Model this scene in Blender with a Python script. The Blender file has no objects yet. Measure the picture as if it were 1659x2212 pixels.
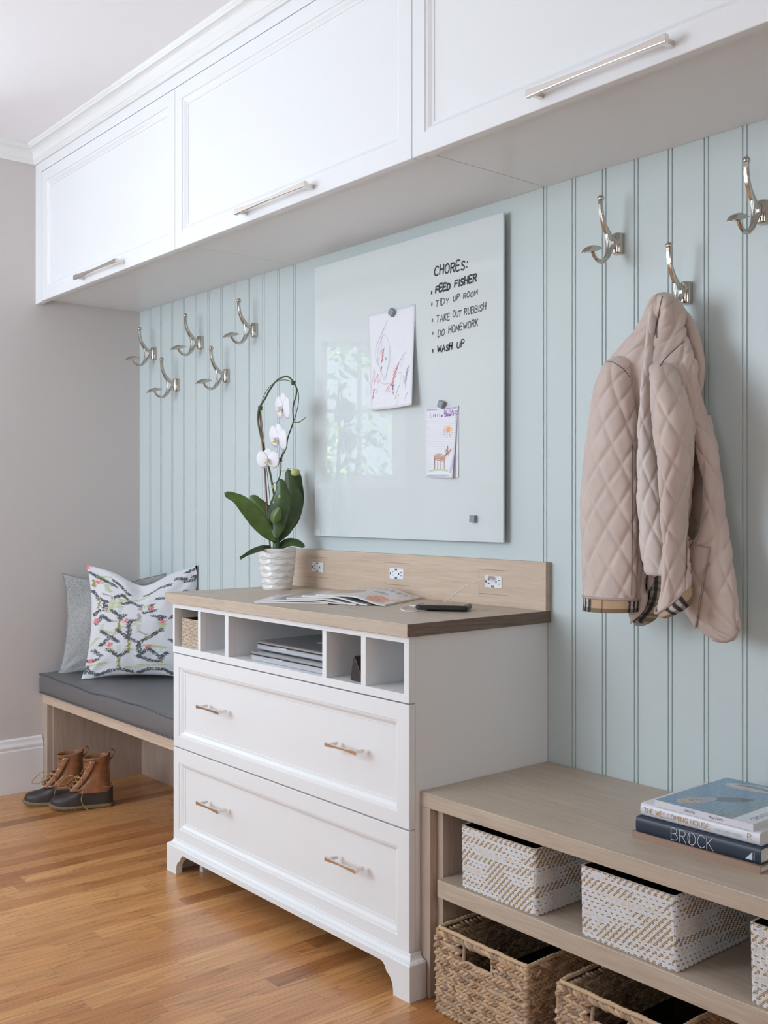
import bpy, bmesh, math, random
from mathutils import Vector, Matrix, noise as mnoise
random.seed(7)
PI = math.pi
S = bpy.context.scene
COL = S.collection

# ------------------------------------------------------------------ camera
CX, CY, CZ = 4.00419, -2.01141, 1.10088
YAW = 0.8764
FPX, PX, PY = 2265.6, 829.5, 1092.3
cam_d = bpy.data.cameras.new('camera')
cam = bpy.data.objects.new('camera', cam_d)
COL.objects.link(cam)
cam.location = (CX, CY, CZ)
cam.rotation_euler = (PI / 2, 0, YAW)
cam_d.sensor_fit = 'HORIZONTAL'
cam_d.sensor_width = 36.0
cam_d.lens = FPX / 1659 * 36.0
cam_d.shift_y = -(1106 - PY) / 1659
cam_d.clip_start = 0.02
S.camera = cam

# ------------------------------------------------------------------ light and exposure
S.view_settings.view_transform = 'Standard'
S.view_settings.look = 'None'
S.view_settings.gamma = 1.0
S.view_settings.use_curve_mapping = False
S.view_settings.exposure = -0.12
S.cycles.max_bounces = 8
S.cycles.diffuse_bounces = 5
S.cycles.glossy_bounces = 4
S.cycles.transmission_bounces = 4
S.cycles.sample_clamp_indirect = 4.0
S.cycles.use_denoising = True

w = bpy.data.worlds.new('world')
S.world = w
w.use_nodes = True
bg = w.node_tree.nodes['Background']
bg.inputs[0].default_value = (0.76, 0.88, 1.0, 1)
bg.inputs[1].default_value = 3.4


def area(name, loc, aim, sx, sy, power, color):
    d = bpy.data.lights.new(name, 'AREA')
    d.shape = 'RECTANGLE'
    d.size, d.size_y = sx, sy
    d.energy = power
    d.color = color
    o = bpy.data.objects.new(name, d)
    COL.objects.link(o)
    o.location = loc
    v = Vector(aim)
    o.rotation_euler = v.to_track_quat('-Z', 'Y').to_euler()
    return o


# daylight through the front and bay windows; the two right-hand lamps are added fill
area('daylight_front', (0.95, -3.33, 1.55), (-0.34, 1, 0.10), 1.9, 1.5, 70, (0.74, 0.87, 1.0))
area('daylight_bay', (-1.53, -1.33, 1.48), (0.768, 0.64, 0.85), 0.80, 1.2, 46, (0.74, 0.87, 1.0))
area('fill_right', (3.9, -3.33, 1.55), (-0.0, 1, 0.1), 1.0, 1.2, 2, (1.0, 0.95, 0.90))  # weak fill lamp, added to lift the right side
area('fill_side', (5.72, -1.3, 1.35), (-1, 0, 0), 0.8, 1.0, 7, (1.0, 0.82, 0.68))  # warm fill lamp, added for the faces turned to the right
sun_d = bpy.data.lights.new('sun', 'SUN'); sun_d.energy = 45.0; sun_d.angle = 0.01; sun_d.color = (1.0, 0.95, 0.85)
sun = bpy.data.objects.new('sun', sun_d); COL.objects.link(sun); sun.location = (8, -2, 9); sun.rotation_euler = Vector((-0.12, -0.48, -0.87)).to_track_quat('-Z', 'Y').to_euler()

# ------------------------------------------------------------------ helpers
SN, CS = math.sin(YAW), math.cos(YAW)


def ray(u, v):
    t = (u - PX) / FPX
    return Vector((-SN + t * CS, CS + t * SN, (PY - v) / FPX))


def at(u, v, x=None, y=None, z=None, F=None):
    """world point seen at photograph pixel (u,v) on the plane x=, y= or z=, or at distance F"""
    d = ray(u, v)
    o = Vector((CX, CY, CZ))
    if x is not None:
        k = (x - CX) / d.x
    elif y is not None:
        k = (y - CY) / d.y
    elif z is not None:
        k = (z - CZ) / d.z
    else:
        k = F
    return o + d * k


def fdist(x, y):
    return -(x - CX) * SN + (y - CY) * CS


def sstep(a, b, x):
    if a == b:
        return 0.0 if x < a else 1.0
    t = max(0.0, min(1.0, (x - a) / (b - a)))
    return t * t * (3 - 2 * t)


def lerp(a, b, t):
    return a + (b - a) * t


def interp(xs, ys, x):
    """smooth (monotone-ish cubic) interpolation in a table"""
    n = len(xs)
    if x <= xs[0]:
        return ys[0]
    if x >= xs[-1]:
        return ys[-1]
    for i in range(n - 1):
        if x <= xs[i + 1]:
            break
    h = xs[i + 1] - xs[i]
    t = (x - xs[i]) / h
    m = [0, 0]
    for q, j in enumerate((i, i + 1)):
        if 0 < j < n - 1:
            a = (ys[j] - ys[j - 1]) / (xs[j] - xs[j - 1])
            b = (ys[j + 1] - ys[j]) / (xs[j + 1] - xs[j])
            m[q] = 0 if a * b <= 0 else 2 * a * b / (a + b)
        else:
            m[q] = (ys[i + 1] - ys[i]) / h
    t2, t3 = t * t, t * t * t
    return (2 * t3 - 3 * t2 + 1) * ys[i] + (t3 - 2 * t2 + t) * h * m[0] + (-2 * t3 + 3 * t2) * ys[i + 1] + (t3 - t2) * h * m[1]


def spline(pts, n):
    """Catmull-Rom through 3D points"""
    P = [Vector(p) for p in pts]
    if len(P) < 3:
        return [P[0].lerp(P[-1], i / n) for i in range(n + 1)]
    E = [P[0] * 2 - P[1]] + P + [P[-1] * 2 - P[-2]]
    out = []
    m = len(P) - 1
    for k in range(n + 1):
        s = k / n * m
        i = min(int(s), m - 1)
        t = s - i
        a, b, c, d = E[i], E[i + 1], E[i + 2], E[i + 3]
        out.append(0.5 * ((2 * b) + (c - a) * t + (2 * a - 5 * b + 4 * c - d) * t * t + (3 * b - a - 3 * c + d) * t ** 3))
    return out


def fn(x, y=0.0, z=0.0):
    return mnoise.noise(Vector((x, y, z)))


class MB:
    def __init__(s):
        s.v, s.f, s.m, s.c = [], [], [], None

    def add(s, vs, fs, mi=0):
        o = len(s.v)
        s.v += [tuple(p) for p in vs]
        s.f += [tuple(o + i for i in f) for f in fs]
        s.m += [mi] * len(fs)
        return s

    def box(s, x0, x1, y0, y1, z0, z1, mi=0):
        vs = [(x0, y0, z0), (x1, y0, z0), (x1, y1, z0), (x0, y1, z0), (x0, y0, z1), (x1, y0, z1), (x1, y1, z1), (x0, y1, z1)]
        fs = [(0, 3, 2, 1), (4, 5, 6, 7), (0, 1, 5, 4), (1, 2, 6, 5), (2, 3, 7, 6), (3, 0, 4, 7)]
        return s.add(vs, fs, mi)

    def obox(s, c, ex, ey, ez, mi=0):
        """oriented box: centre and three half-axis vectors"""
        c, ex, ey, ez = Vector(c), Vector(ex), Vector(ey), Vector(ez)
        vs = [c + a * ex + b * ey + d * ez for d in (-1, 1) for a, b in ((-1, -1), (1, -1), (1, 1), (-1, 1))]
        fs = [(0, 3, 2, 1), (4, 5, 6, 7), (0, 1, 5, 4), (1, 2, 6, 5), (2, 3, 7, 6), (3, 0, 4, 7)]
        return s.add(vs, fs, mi)

    def loft(s, rings, closed=True, caps=True, mi=0):
        n = len(rings[0])
        vs = [p for r in rings for p in r]
        fs = []
        for i in range(len(rings) - 1):
            for j in range(n if closed else n - 1):
                k = (j + 1) % n
                fs.append((i * n + j, i * n + k, (i + 1) * n + k, (i + 1) * n + j))
        if caps and closed:
            fs.append(tuple(reversed(range(n))))
            fs.append(tuple((len(rings) - 1) * n + j for j in range(n)))
        return s.add(vs, fs, mi)

    def tube(s, pts, r, seg=10, mi=0, caps=True):
        P = [Vector(p) for p in pts]
        n = len(P)
        R = r if isinstance(r, (list, tuple)) else [r] * n
        rings = []
        up = None
        for i in range(n):
            d = (P[min(i + 1, n - 1)] - P[max(i - 1, 0)])
            if d.length < 1e-9:
                d = Vector((0, 0, 1))
            d.normalize()
            if up is None:
                up = Vector((0, 0, 1)) if abs(d.z) < 0.9 else Vector((1, 0, 0))
            a = d.cross(up)
            if a.length < 1e-6:
                a = d.cross(Vector((0.3, 1, 0.2)))
            a.normalize()
            b = a.cross(d).normalized()
            up = b
            rings.append([P[i] + (a * math.cos(2 * PI * k / seg) + b * math.sin(2 * PI * k / seg)) * R[i] for k in range(seg)])
        return s.loft(rings, True, caps, mi)

    def ell(s, c, ex, ey, ez, nu=8, nv=6, mi=0):
        c, ex, ey, ez = Vector(c), Vector(ex), Vector(ey), Vector(ez)
        vs = [c - ez]
        for i in range(1, nv):
            ph = PI * i / nv
            for j in range(nu):
                th = 2 * PI * j / nu
                vs.append(c - ez * math.cos(ph) + (ex * math.cos(th) + ey * math.sin(th)) * math.sin(ph))
        vs.append(c + ez)
        fs = [(0, 1 + (j + 1) % nu, 1 + j) for j in range(nu)]
        for i in range(nv - 2):
            for j in range(nu):
                k = (j + 1) % nu
                fs.append((1 + i * nu + j, 1 + i * nu + k, 1 + (i + 1) * nu + k, 1 + (i + 1) * nu + j))
        L = len(vs) - 1
        b = 1 + (nv - 2) * nu
        fs += [(b + j, b + (j + 1) % nu, L) for j in range(nu)]
        return s.add(vs, fs, mi)

    def lathe(s, prof, c=(0, 0, 0), seg=48, mi=0, closed_ends=False):
        c = Vector(c)
        rings = [[c + Vector((r * math.cos(2 * PI * k / seg), r * math.sin(2 * PI * k / seg), z)) for k in range(seg)] for r, z in prof]
        return s.loft(rings, True, closed_ends, mi)

    def prism(s, poly, axis, lo, hi, mi=0):
        """extrude a 2D outline; axis 'x': poly=(y,z); 'y': (x,z); 'z': (x,y)"""
        def p3(p, h):
            return {'x': (h, p[0], p[1]), 'y': (p[0], h, p[1]), 'z': (p[0], p[1], h)}[axis]
        n = len(poly)
        vs = [p3(p, lo) for p in poly] + [p3(p, hi) for p in poly]
        fs = [tuple(range(n)), tuple(reversed(range(n, 2 * n)))]
        fs += [(i, n + i, n + (i + 1) % n, (i + 1) % n) for i in range(n)]
        return s.add(vs, fs, mi)

    def grid(s, nu, nv, fnc, mi=0, flip=False):
        vs = [fnc(i / nu, j / nv) for j in range(nv + 1) for i in range(nu + 1)]
        fs = []
        for j in range(nv):
            for i in range(nu):
                a = j * (nu + 1) + i
                q = (a, a + 1, a + nu + 2, a + nu + 1)
                fs.append(tuple(reversed(q)) if flip else q)
        return s.add(vs, fs, mi)

    def build(s, name, mats, parent=None, smooth=False, bevel=0, seg=2, fix=True, colors=None, solid=0, subsurf=0, angle=40):
        if not isinstance(mats, (list, tuple)):
            mats = [mats]
        root = parent
        while root is not None and root.parent is not None:
            root = root.parent
        if root is not None:
            org = root.location.copy()
        else:
            xs = [p[0] for p in s.v]; ys = [p[1] for p in s.v]; zs = [p[2] for p in s.v]
            org = Vector(((min(xs) + max(xs)) / 2, (min(ys) + max(ys)) / 2, min(zs)))
        me = bpy.data.meshes.new(name)
        me.from_pydata([(p[0] - org.x, p[1] - org.y, p[2] - org.z) for p in s.v], [], s.f)
        for m in mats:
            me.materials.append(m)
        me.polygons.foreach_set('material_index', s.m)
        if colors is not None:
            ca = me.color_attributes.new('paint', 'FLOAT_COLOR', 'POINT')
            flat = []
            for c in colors:
                flat += [c[0], c[1], c[2], 1.0]
            ca.data.foreach_set('color', flat)
        if fix:
            bm = bmesh.new()
            bm.from_mesh(me)
            bmesh.ops.recalc_face_normals(bm, faces=bm.faces)
            bm.to_mesh(me)
            bm.free()
        me.update()
        if smooth:
            me.polygons.foreach_set('use_smooth', [True] * len(me.polygons))
            if angle:
                try:
                    me.set_sharp_from_angle(angle=math.radians(angle))
                except Exception:
                    pass
        o = bpy.data.objects.new(name, me)
        COL.objects.link(o)
        if parent is None:
            o.location = org
        else:
            o.parent = parent
        if solid:
            md = o.modifiers.new('solid', 'SOLIDIFY')
            md.thickness = solid
            md.offset = 0
        if bevel:
            md = o.modifiers.new('bevel', 'BEVEL')
            md.width = bevel
            md.segments = seg
            md.limit_method = 'ANGLE'
            md.angle_limit = math.radians(35)
            if not smooth:
                md.harden_normals = False
        if subsurf:
            md = o.modifiers.new('sub', 'SUBSURF')
            md.levels = md.render_levels = subsurf
        return o


def tag(o, label, cat, group=None, kind=None):
    if label: o['label'] = label
    if cat: o['category'] = cat
    if group: o['group'] = group
    if kind: o['kind'] = kind
    return o


def struct(o):
    o['kind'] = 'structure'
    return o


def thing(name, label, cat, loc, group=None):
    o = bpy.data.objects.new(name, None)
    o.empty_display_size = 0.05
    COL.objects.link(o)
    o.location = loc
    return tag(o, label, cat, group)


def copy_tree(o, parent=None):
    c = o.copy()
    COL.objects.link(c)
    if parent is not None:
        c.parent = parent
    for ch in list(o.children):
        copy_tree(ch, c)
    return c


# ------------------------------------------------------------------ materials
def nt(m):
    return m.node_tree.nodes, m.node_tree.links


def mat(name, col, rough=0.5, metal=0.0, spec=0.5, bump=0.0, bscale=200.0, coat=0.0, var=0.0, vscale=6.0, sheen=0.0):
    m = bpy.data.materials.new(name)
    m.use_nodes = True
    N, L = nt(m)
    b = N['Principled BSDF']
    b.inputs['Base Color'].default_value = (*col, 1)
    b.inputs['Roughness'].default_value = rough
    b.inputs['Metallic'].default_value = metal
    b.inputs['Specular IOR Level'].default_value = spec
    if coat:
        b.inputs['Coat Weight'].default_value = coat
        b.inputs['Coat Roughness'].default_value = 0.15
    if sheen:
        b.inputs['Sheen Weight'].default_value = sheen
    tc = N.new('ShaderNodeTexCoord')
    if bump:
        n = N.new('ShaderNodeTexNoise'); n.inputs['Scale'].default_value = bscale; n.inputs['Detail'].default_value = 3
        L.new(tc.outputs['Object'], n.inputs['Vector'])
        bp = N.new('ShaderNodeBump'); bp.inputs['Strength'].default_value = bump; bp.inputs['Distance'].default_value = 0.001
        L.new(n.outputs['Fac'], bp.inputs['Height'])
        L.new(bp.outputs['Normal'], b.inputs['Normal'])
    if var:
        n = N.new('ShaderNodeTexNoise'); n.inputs['Scale'].default_value = vscale; n.inputs['Detail'].default_value = 4
        L.new(tc.outputs['Object'], n.inputs['Vector'])
        r = N.new('ShaderNodeValToRGB')
        r.color_ramp.elements[0].position = 0.3; r.color_ramp.elements[1].position = 0.7
        r.color_ramp.elements[0].color = (*[c * (1 - var) for c in col], 1)
        r.color_ramp.elements[1].color = (*[min(1, c * (1 + var)) for c in col], 1)
        L.new(n.outputs['Fac'], r.inputs['Fac'])
        L.new(r.outputs['Color'], b.inputs['Base Color'])
    return m


def wood(name, dark, light, axis='x', rough=0.45, fine=1.0, distort=1.5, contrast=0.5):
    """pale quarter-sawn oak: long fine streaks along the grain axis"""
    m = mat(name, light, rough)
    N, L = nt(m)
    b = N['Principled BSDF']
    tc = N.new('ShaderNodeTexCoord')
    mp = N.new('ShaderNodeMapping')
    k = {'x': (3, 46, 46), 'y': (46, 3, 46), 'z': (46, 46, 3)}[axis]
    mp.inputs['Scale'].default_value = [q * fine for q in k]
    L.new(tc.outputs['Object'], mp.inputs['Vector'])
    n1 = N.new('ShaderNodeTexNoise'); n1.inputs['Scale'].default_value = 1.0; n1.inputs['Detail'].default_value = 5; n1.inputs['Distortion'].default_value = distort
    L.new(mp.outputs['Vector'], n1.inputs['Vector'])
    mp2 = N.new('ShaderNodeMapping')
    mp2.inputs['Scale'].default_value = [q * fine * (7 if q > 10 else 6) for q in k]
    L.new(tc.outputs['Object'], mp2.inputs['Vector'])
    n2 = N.new('ShaderNodeTexNoise'); n2.inputs['Scale'].default_value = 1.0; n2.inputs['Detail'].default_value = 3
    L.new(mp2.outputs['Vector'], n2.inputs['Vector'])
    mx = N.new('ShaderNodeMix'); mx.data_type = 'FLOAT'; mx.inputs[0].default_value = 0.45
    L.new(n1.outputs['Fac'], mx.inputs[2]); L.new(n2.outputs['Fac'], mx.inputs[3])
    r = N.new('ShaderNodeValToRGB')
    r.color_ramp.elements[0].position = 0.5 - contrast / 2 * 0.5; r.color_ramp.elements[1].position = 0.5 + contrast / 2 * 0.5
    r.color_ramp.elements[0].color = (*dark, 1); r.color_ramp.elements[1].color = (*light, 1)
    L.new(mx.outputs[0], r.inputs['Fac'])
    L.new(r.outputs['Color'], b.inputs['Base Color'])
    bp = N.new('ShaderNodeBump'); bp.inputs['Strength'].default_value = 0.15; bp.inputs['Distance'].default_value = 0.0006
    L.new(n2.outputs['Fac'], bp.inputs['Height']); L.new(bp.outputs['Normal'], b.inputs['Normal'])
    return m


def painted(name, rough=0.6, bump=0.0, bscale=900, spec=0.4, coat=0.0):
    m = mat(name, (0.8, 0.8, 0.8), rough, spec=spec, bump=bump, bscale=bscale, coat=coat)
    N, L = nt(m)
    a = N.new('ShaderNodeAttribute'); a.attribute_name = 'paint'
    L.new(a.outputs['Color'], N['Principled BSDF'].inputs['Base Color'])
    return m


def island(name, cols, rough=0.6, bump=0.3, bscale=500):
    """each separate strand takes its own tone"""
    m = mat(name, cols[0], rough, bump=bump, bscale=bscale)
    N, L = nt(m)
    g = N.new('ShaderNodeNewGeometry')
    r = N.new('ShaderNodeValToRGB')
    while len(r.color_ramp.elements) < len(cols):
        r.color_ramp.elements.new(0.5)
    for i, c in enumerate(cols):
        r.color_ramp.elements[i].position = i / (len(cols) - 1)
        r.color_ramp.elements[i].color = (*c, 1)
    L.new(g.outputs['Random Per Island'], r.inputs['Fac'])
    L.new(r.outputs['Color'], N['Principled BSDF'].inputs['Base Color'])
    return m


def sr(r, g, b):
    f = lambda c: (c / 255 / 12.92) if c / 255 <= 0.04045 else ((c / 255 + 0.055) / 1.055) ** 2.4
    return (f(r), f(g), f(b))


M = {}
M['white'] = mat('white_lacquer', (0.80, 0.80, 0.80), 0.32, bump=0.03, bscale=300)
M['white_in'] = mat('white_lacquer_inside', (0.78, 0.77, 0.75), 0.5)
M['trim'] = mat('trim_paint', (0.80, 0.79, 0.78), 0.35)
M['ceiling'] = mat('ceiling_paint', (0.90, 0.88, 0.90), 0.75)
M['greige'] = mat('greige_paint', (0.60, 0.55, 0.525), 0.7, bump=0.06, bscale=500)
M['tan_bounce'] = mat('tan_bounce_paint', (0.42, 0.32, 0.26), 0.7)  # invented tan for the unseen right wall, dims and warms its bounce
M['bead'] = mat('pale_blue_green_paint', (0.58, 0.645, 0.64), 0.38, bump=0.03, bscale=300)
M['oak'] = wood('pale_oak', (0.43, 0.34, 0.255), (0.57, 0.475, 0.375), 'x', 0.42, contrast=0.7)
M['oak_lt'] = wood('pale_oak_board', (0.50, 0.37, 0.27), (0.66, 0.52, 0.40), 'x', 0.5, fine=0.8, contrast=0.8)
M['oak_z'] = wood('pale_oak_upright', (0.40, 0.30, 0.235), (0.52, 0.415, 0.33), 'z', 0.45, contrast=0.7)
M['steel'] = mat('polished_nickel', (0.74, 0.68, 0.62), 0.10, metal=1.0)
M['nickel'] = mat('satin_nickel', (0.56, 0.52, 0.46), 0.17, metal=1.0)
M['dark'] = mat('dark_gap', (0.02, 0.02, 0.02), 0.8)
M['black'] = mat('black_plastic', (0.012, 0.012, 0.014), 0.35)
M['paper'] = mat('white_paper', (0.80, 0.80, 0.83), 0.7)
M['page'] = mat('page_edges', (0.72, 0.70, 0.67), 0.8, bump=0.5, bscale=900)


def floor_mat():
    m = mat('oak_strip_floor', (0.5, 0.3, 0.15), 0.30, coat=0.15)
    N, L = nt(m)
    b = N['Principled BSDF']
    tc = N.new('ShaderNodeTexCoord')
    sp = N.new('ShaderNodeSeparateXYZ'); L.new(tc.outputs['Object'], sp.inputs[0])

    def math_(op, a, bb=None, c=None):
        n = N.new('ShaderNodeMath'); n.operation = op
        for i, q in enumerate((a, bb, c)):
            if q is None: continue
            if isinstance(q, (int, float)): n.inputs[i].default_value = q
            else: L.new(q, n.inputs[i])
        return n.outputs[0]
    W = 0.057
    xs = math_('DIVIDE', sp.outputs['X'], W)
    i = math_('FLOOR', xs)
    wn = N.new('ShaderNodeTexWhiteNoise'); wn.noise_dimensions = '1D'; L.new(i, wn.inputs['W'])
    yy = math_('ADD', sp.outputs['Y'], math_('MULTIPLY', wn.outputs['Value'], 5.0))
    ys = math_('DIVIDE', yy, 0.78)
    j = math_('FLOOR', ys)
    cb = N.new('ShaderNodeCombineXYZ'); L.new(i, cb.inputs[0]); L.new(j, cb.inputs[1])
    w2 = N.new('ShaderNodeTexWhiteNoise'); w2.noise_dimensions = '2D'; L.new(cb.outputs[0], w2.inputs['Vector'])
    tone = N.new('ShaderNodeValToRGB')
    cols = [sr(158, 102, 58), sr(182, 122, 72), sr(198, 140, 86), sr(210, 154, 98), sr(186, 126, 78)]
    while len(tone.color_ramp.elements) < 5: tone.color_ramp.elements.new(0.5)
    for q, c in enumerate(cols):
        tone.color_ramp.elements[q].position = q / 4; tone.color_ramp.elements[q].color = (*c, 1)
    L.new(w2.outputs['Value'], tone.inputs['Fac'])
    # grain
    off = N.new('ShaderNodeCombineXYZ')
    L.new(math_('MULTIPLY', w2.outputs['Value'], 37.0), off.inputs[2])
    va = N.new('ShaderNodeVectorMath'); va.operation = 'ADD'; L.new(tc.outputs['Object'], va.inputs[0]); L.new(off.outputs[0], va.inputs[1])
    mp = N.new('ShaderNodeMapping'); mp.inputs['Scale'].default_value = (20, 1.1, 1); L.new(va.outputs[0], mp.inputs['Vector'])
    g1 = N.new('ShaderNodeTexNoise'); g1.inputs['Scale'].default_value = 1; g1.inputs['Detail'].default_value = 2; g1.inputs['Distortion'].default_value = 0.4
    L.new(mp.outputs[0], g1.inputs['Vector'])
    rings = math_('FRACT', math_('MULTIPLY', g1.outputs['Fac'], 12.0))
    ringd = math_('POWER', rings, 3.5)
    mp2 = N.new('ShaderNodeMapping'); mp2.inputs['Scale'].default_value = (420, 9, 1); L.new(va.outputs[0], mp2.inputs['Vector'])
    g2 = N.new('ShaderNodeTexNoise'); g2.inputs['Scale'].default_value = 1; g2.inputs['Detail'].default_value = 3
    L.new(mp2.outputs[0], g2.inputs['Vector'])
    pores = N.new('ShaderNodeMapRange'); pores.inputs[1].default_value = 0.35; pores.inputs[2].default_value = 0.62; pores.inputs[3].default_value = 0.80; pores.inputs[4].default_value = 1.08
    L.new(g2.outputs['Fac'], pores.inputs[0])
    ringf = math_('SUBTRACT', 1.04, math_('MULTIPLY', ringd, 0.40))
    shade = math_('MULTIPLY', ringf, pores.outputs[0])
    # joints
    fx = math_('FRACT', xs); fy = math_('FRACT', ys)
    ex = math_('MINIMUM', fx, math_('SUBTRACT', 1.0, fx))
    ey = math_('MULTIPLY', math_('MINIMUM', fy, math_('SUBTRACT', 1.0, fy)), 0.78 / W)
    e = math_('MINIMUM', ex, ey)
    gap = N.new('ShaderNodeMapRange'); gap.inputs[1].default_value = 0.004; gap.inputs[2].default_value = 0.014; gap.inputs[3].default_value = 0.62; gap.inputs[4].default_value = 1.0
    L.new(e, gap.inputs[0])
    shade2 = math_('MULTIPLY', shade, gap.outputs[0])
    vm = N.new('ShaderNodeVectorMath'); vm.operation = 'SCALE'; L.new(tone.outputs['Color'], vm.inputs[0]); L.new(shade2, vm.inputs['Scale'])
    L.new(vm.outputs[0], b.inputs['Base Color'])
    bp = N.new('ShaderNodeBump'); bp.inputs['Strength'].default_value = 0.12; bp.inputs['Distance'].default_value = 0.0006
    L.new(shade2, bp.inputs['Height']); L.new(bp.outputs['Normal'], b.inputs['Normal'])
    return m


# ------------------------------------------------------------------ stroke lettering
G = {
 'A': [[(0, 0), (.42, 1), (.84, 0)], [(.16, .36), (.68, .36)]],
 'B': [[(0, 0), (0, 1)], [(0, 1), (.45, .98), (.6, .8), (.45, .56), (0, .54)], [(.45, .54), (.68, .3), (.5, .04), (0, 0)]],
 'C': [[(.72, .85), (.5, 1), (.2, .9), (.02, .5), (.15, .12), (.45, 0), (.75, .16)]],
 'D': [[(0, 0), (0, 1)], [(0, 1), (.4, .97), (.7, .6), (.62, .22), (.3, 0), (0, 0)]],
 'E': [[(.6, 1), (0, 1), (0, 0), (.62, 0)], [(0, .52), (.5, .52)]],
 'F': [[(.6, 1), (0, 1), (0, 0)], [(0, .52), (.5, .52)]],
 'G': [[(.72, .85), (.5, 1), (.2, .9), (.02, .5), (.15, .12), (.45, 0), (.75, .16), (.75, .45), (.45, .45)]],
 'H': [[(0, 0), (0, 1)], [(.66, 0), (.66, 1)], [(0, .5), (.66, .5)]],
 'I': [[(.1, 0), (.1, 1)]],
 'K': [[(0, 0), (0, 1)], [(.6, 1), (0, .42)], [(.15, .55), (.64, 0)]],
 'L': [[(0, 1), (0, 0), (.55, 0)]],
 'M': [[(0, 0), (.06, 1), (.42, .3), (.8, 1), (.86, 0)]],
 'N': [[(0, 0), (0, 1), (.66, 0), (.66, 1)]],
 'O': [[(.38, 1), (.1, .84), (0, .5), (.1, .14), (.38, 0), (.68, .14), (.78, .5), (.66, .86), (.38, 1)]],
 'P': [[(0, 0), (0, 1)], [(0, 1), (.5, .98), (.62, .74), (.45, .5), (0, .46)]],
 'R': [[(0, 0), (0, 1)], [(0, 1), (.5, .98), (.62, .76), (.45, .54), (0, .5)], [(.3, .5), (.68, 0)]],
 'S': [[(.58, .88), (.35, 1), (.08, .86), (.12, .62), (.5, .42), (.6, .18), (.35, 0), (.02, .12)]],
 'T': [[(-.05, 1), (.7, 1)], [(.33, 1), (.33, 0)]],
 'U': [[(0, 1), (.02, .25), (.3, 0), (.6, .2), (.64, 1)]],
 'W': [[(0, 1), (.22, 0), (.46, .7), (.7, 0), (.94, 1)]],
 'Y': [[(0, 1), (.33, .52)], [(.68, 1), (.33, .52), (.33, 0)]],
 'a': [[(.45, .5), (.2, .58), (.02, .3), (.18, .02), (.42, .12), (.46, .56), (.48, 0)]],
 'b': [[(0, 1), (0, 0)], [(0, .4), (.3, .58), (.48, .3), (.3, 0), (0, .1)]],
 'e': [[(.02, .32), (.46, .34), (.4, .54), (.18, .58), (.02, .3), (.18, .02), (.46, .1)]],
 'i': [[(.05, 0), (.05, .55)], [(.05, .74), (.06, .8)]],
 'l': [[(.05, 0), (.05, 1)]],
 'r': [[(0, 0), (0, .56)], [(0, .36), (.18, .56), (.34, .52)]],
 's': [[(.4, .5), (.2, .58), (.05, .44), (.36, .2), (.24, 0), (.02, .08)]],
 't': [[(.12, .9), (.12, .06), (.3, 0)], [(-.06, .6), (.34, .6)]],
 'y': [[(0, .56), (.2, .06)], [(.44, .56), (.08, -.36)]],
 'o': [[(.22, .58), (.02, .3), (.22, 0), (.46, .3), (.22, .58)]],
 'd': [[(.46, 1), (.46, 0)], [(.46, .4), (.2, .58), (.02, .3), (.18, 0), (.46, .14)]],
 '0': [[(.3, 1), (.04, .5), (.3, 0), (.56, .5), (.3, 1)]],
 '2': [[(.02, .8), (.25, 1), (.5, .76), (.02, 0), (.56, 0)]],
 '9': [[(.5, .7), (.28, .98), (.05, .72), (.28, .46), (.5, .7), (.4, 0)]],
 ':': [[(.1, .18), (.13, .24)], [(.16, .66), (.19, .74)]],
 '.': [[(.1, .3), (.14, .36)]],
}


def ribbon(mb, pts, wdt, nrm, mi=0, lift=0.0):
    """flat ink stroke of constant width lying on a surface with normal nrm"""
    P = [Vector(p) + Vector(nrm) * lift for p in pts]
    nrm = Vector(nrm)
    L_, R_ = [], []
    n = len(P)
    for i in range(n):
        d = P[min(i + 1, n - 1)] - P[max(i - 1, 0)]
        if d.length < 1e-9: d = Vector((1, 0, 0))
        d.normalize()
        s = d.cross(nrm) * wdt / 2
        q = P[i]
        if i == 0: q = q - d * wdt * 0.35
        if i == n - 1: q = q + d * wdt * 0.35
        L_.append(q + s); R_.append(q - s)
    for i in range(n - 1):
        mb.add([L_[i], R_[i], R_[i + 1], L_[i + 1]], [(0, 1, 2, 3)], mi)


def text(mb, s, o, ux, uy, h, wdt, width=None, mi=0, gap=0.22, jit=0.0, slant=0.0, xs=1.0, lift=0.0003, curve=True):
    """write s from o along unit ux, letters rising along unit uy; width scales the line to fit"""
    o, ux, uy = Vector(o), Vector(ux), Vector(uy)
    nrm = ux.cross(uy).normalized()
    adv = 0.0
    strokes = []
    for ch in s:
        if ch == ' ':
            adv += 0.5; continue
        g = G[ch]
        mxx = max(p[0] for st in g for p in st)
        jy = random.uniform(-1, 1) * jit
        jh = 1 + random.uniform(-1, 1) * jit * 1.5
        for st in g:
            strokes.append([(adv + p[0] * xs + p[1] * slant, jy + p[1] * jh) for p in st])
        adv += mxx * xs + gap
    tot = adv - gap
    k = (width / (tot * h)) if width else 1.0
    for st in strokes:
        pts = [o + ux * (p[0] * h * k) + uy * (p[1] * h) for p in st]
        if curve and len(pts) > 3:
            pts = spline(pts, (len(pts) - 1) * 3)
        ribbon(mb, pts, wdt, nrm, mi, lift)
    return tot * h * k

# ================================================================== THE ROOM
CEIL = 2.4876
M['floor'] = floor_mat()
XR, YF = 5.7, -3.3          # far right wall and the wall opposite the cabinets

plan = [(-0.1, 0.1), (-0.1, -0.8), (-1.9, -0.8), (-1.9, -0.90), (0.16, YF - 0.1), (XR + .1, YF - 0.1), (XR + .1, 0.1)]
struct(MB().prism(plan, 'z', -0.08, 0.0).build('floor', M['floor']))     # oak strips run front to back
struct(MB().prism(plan, 'z', CEIL, CEIL + 0.08).build('ceiling', M['ceiling']))

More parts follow.
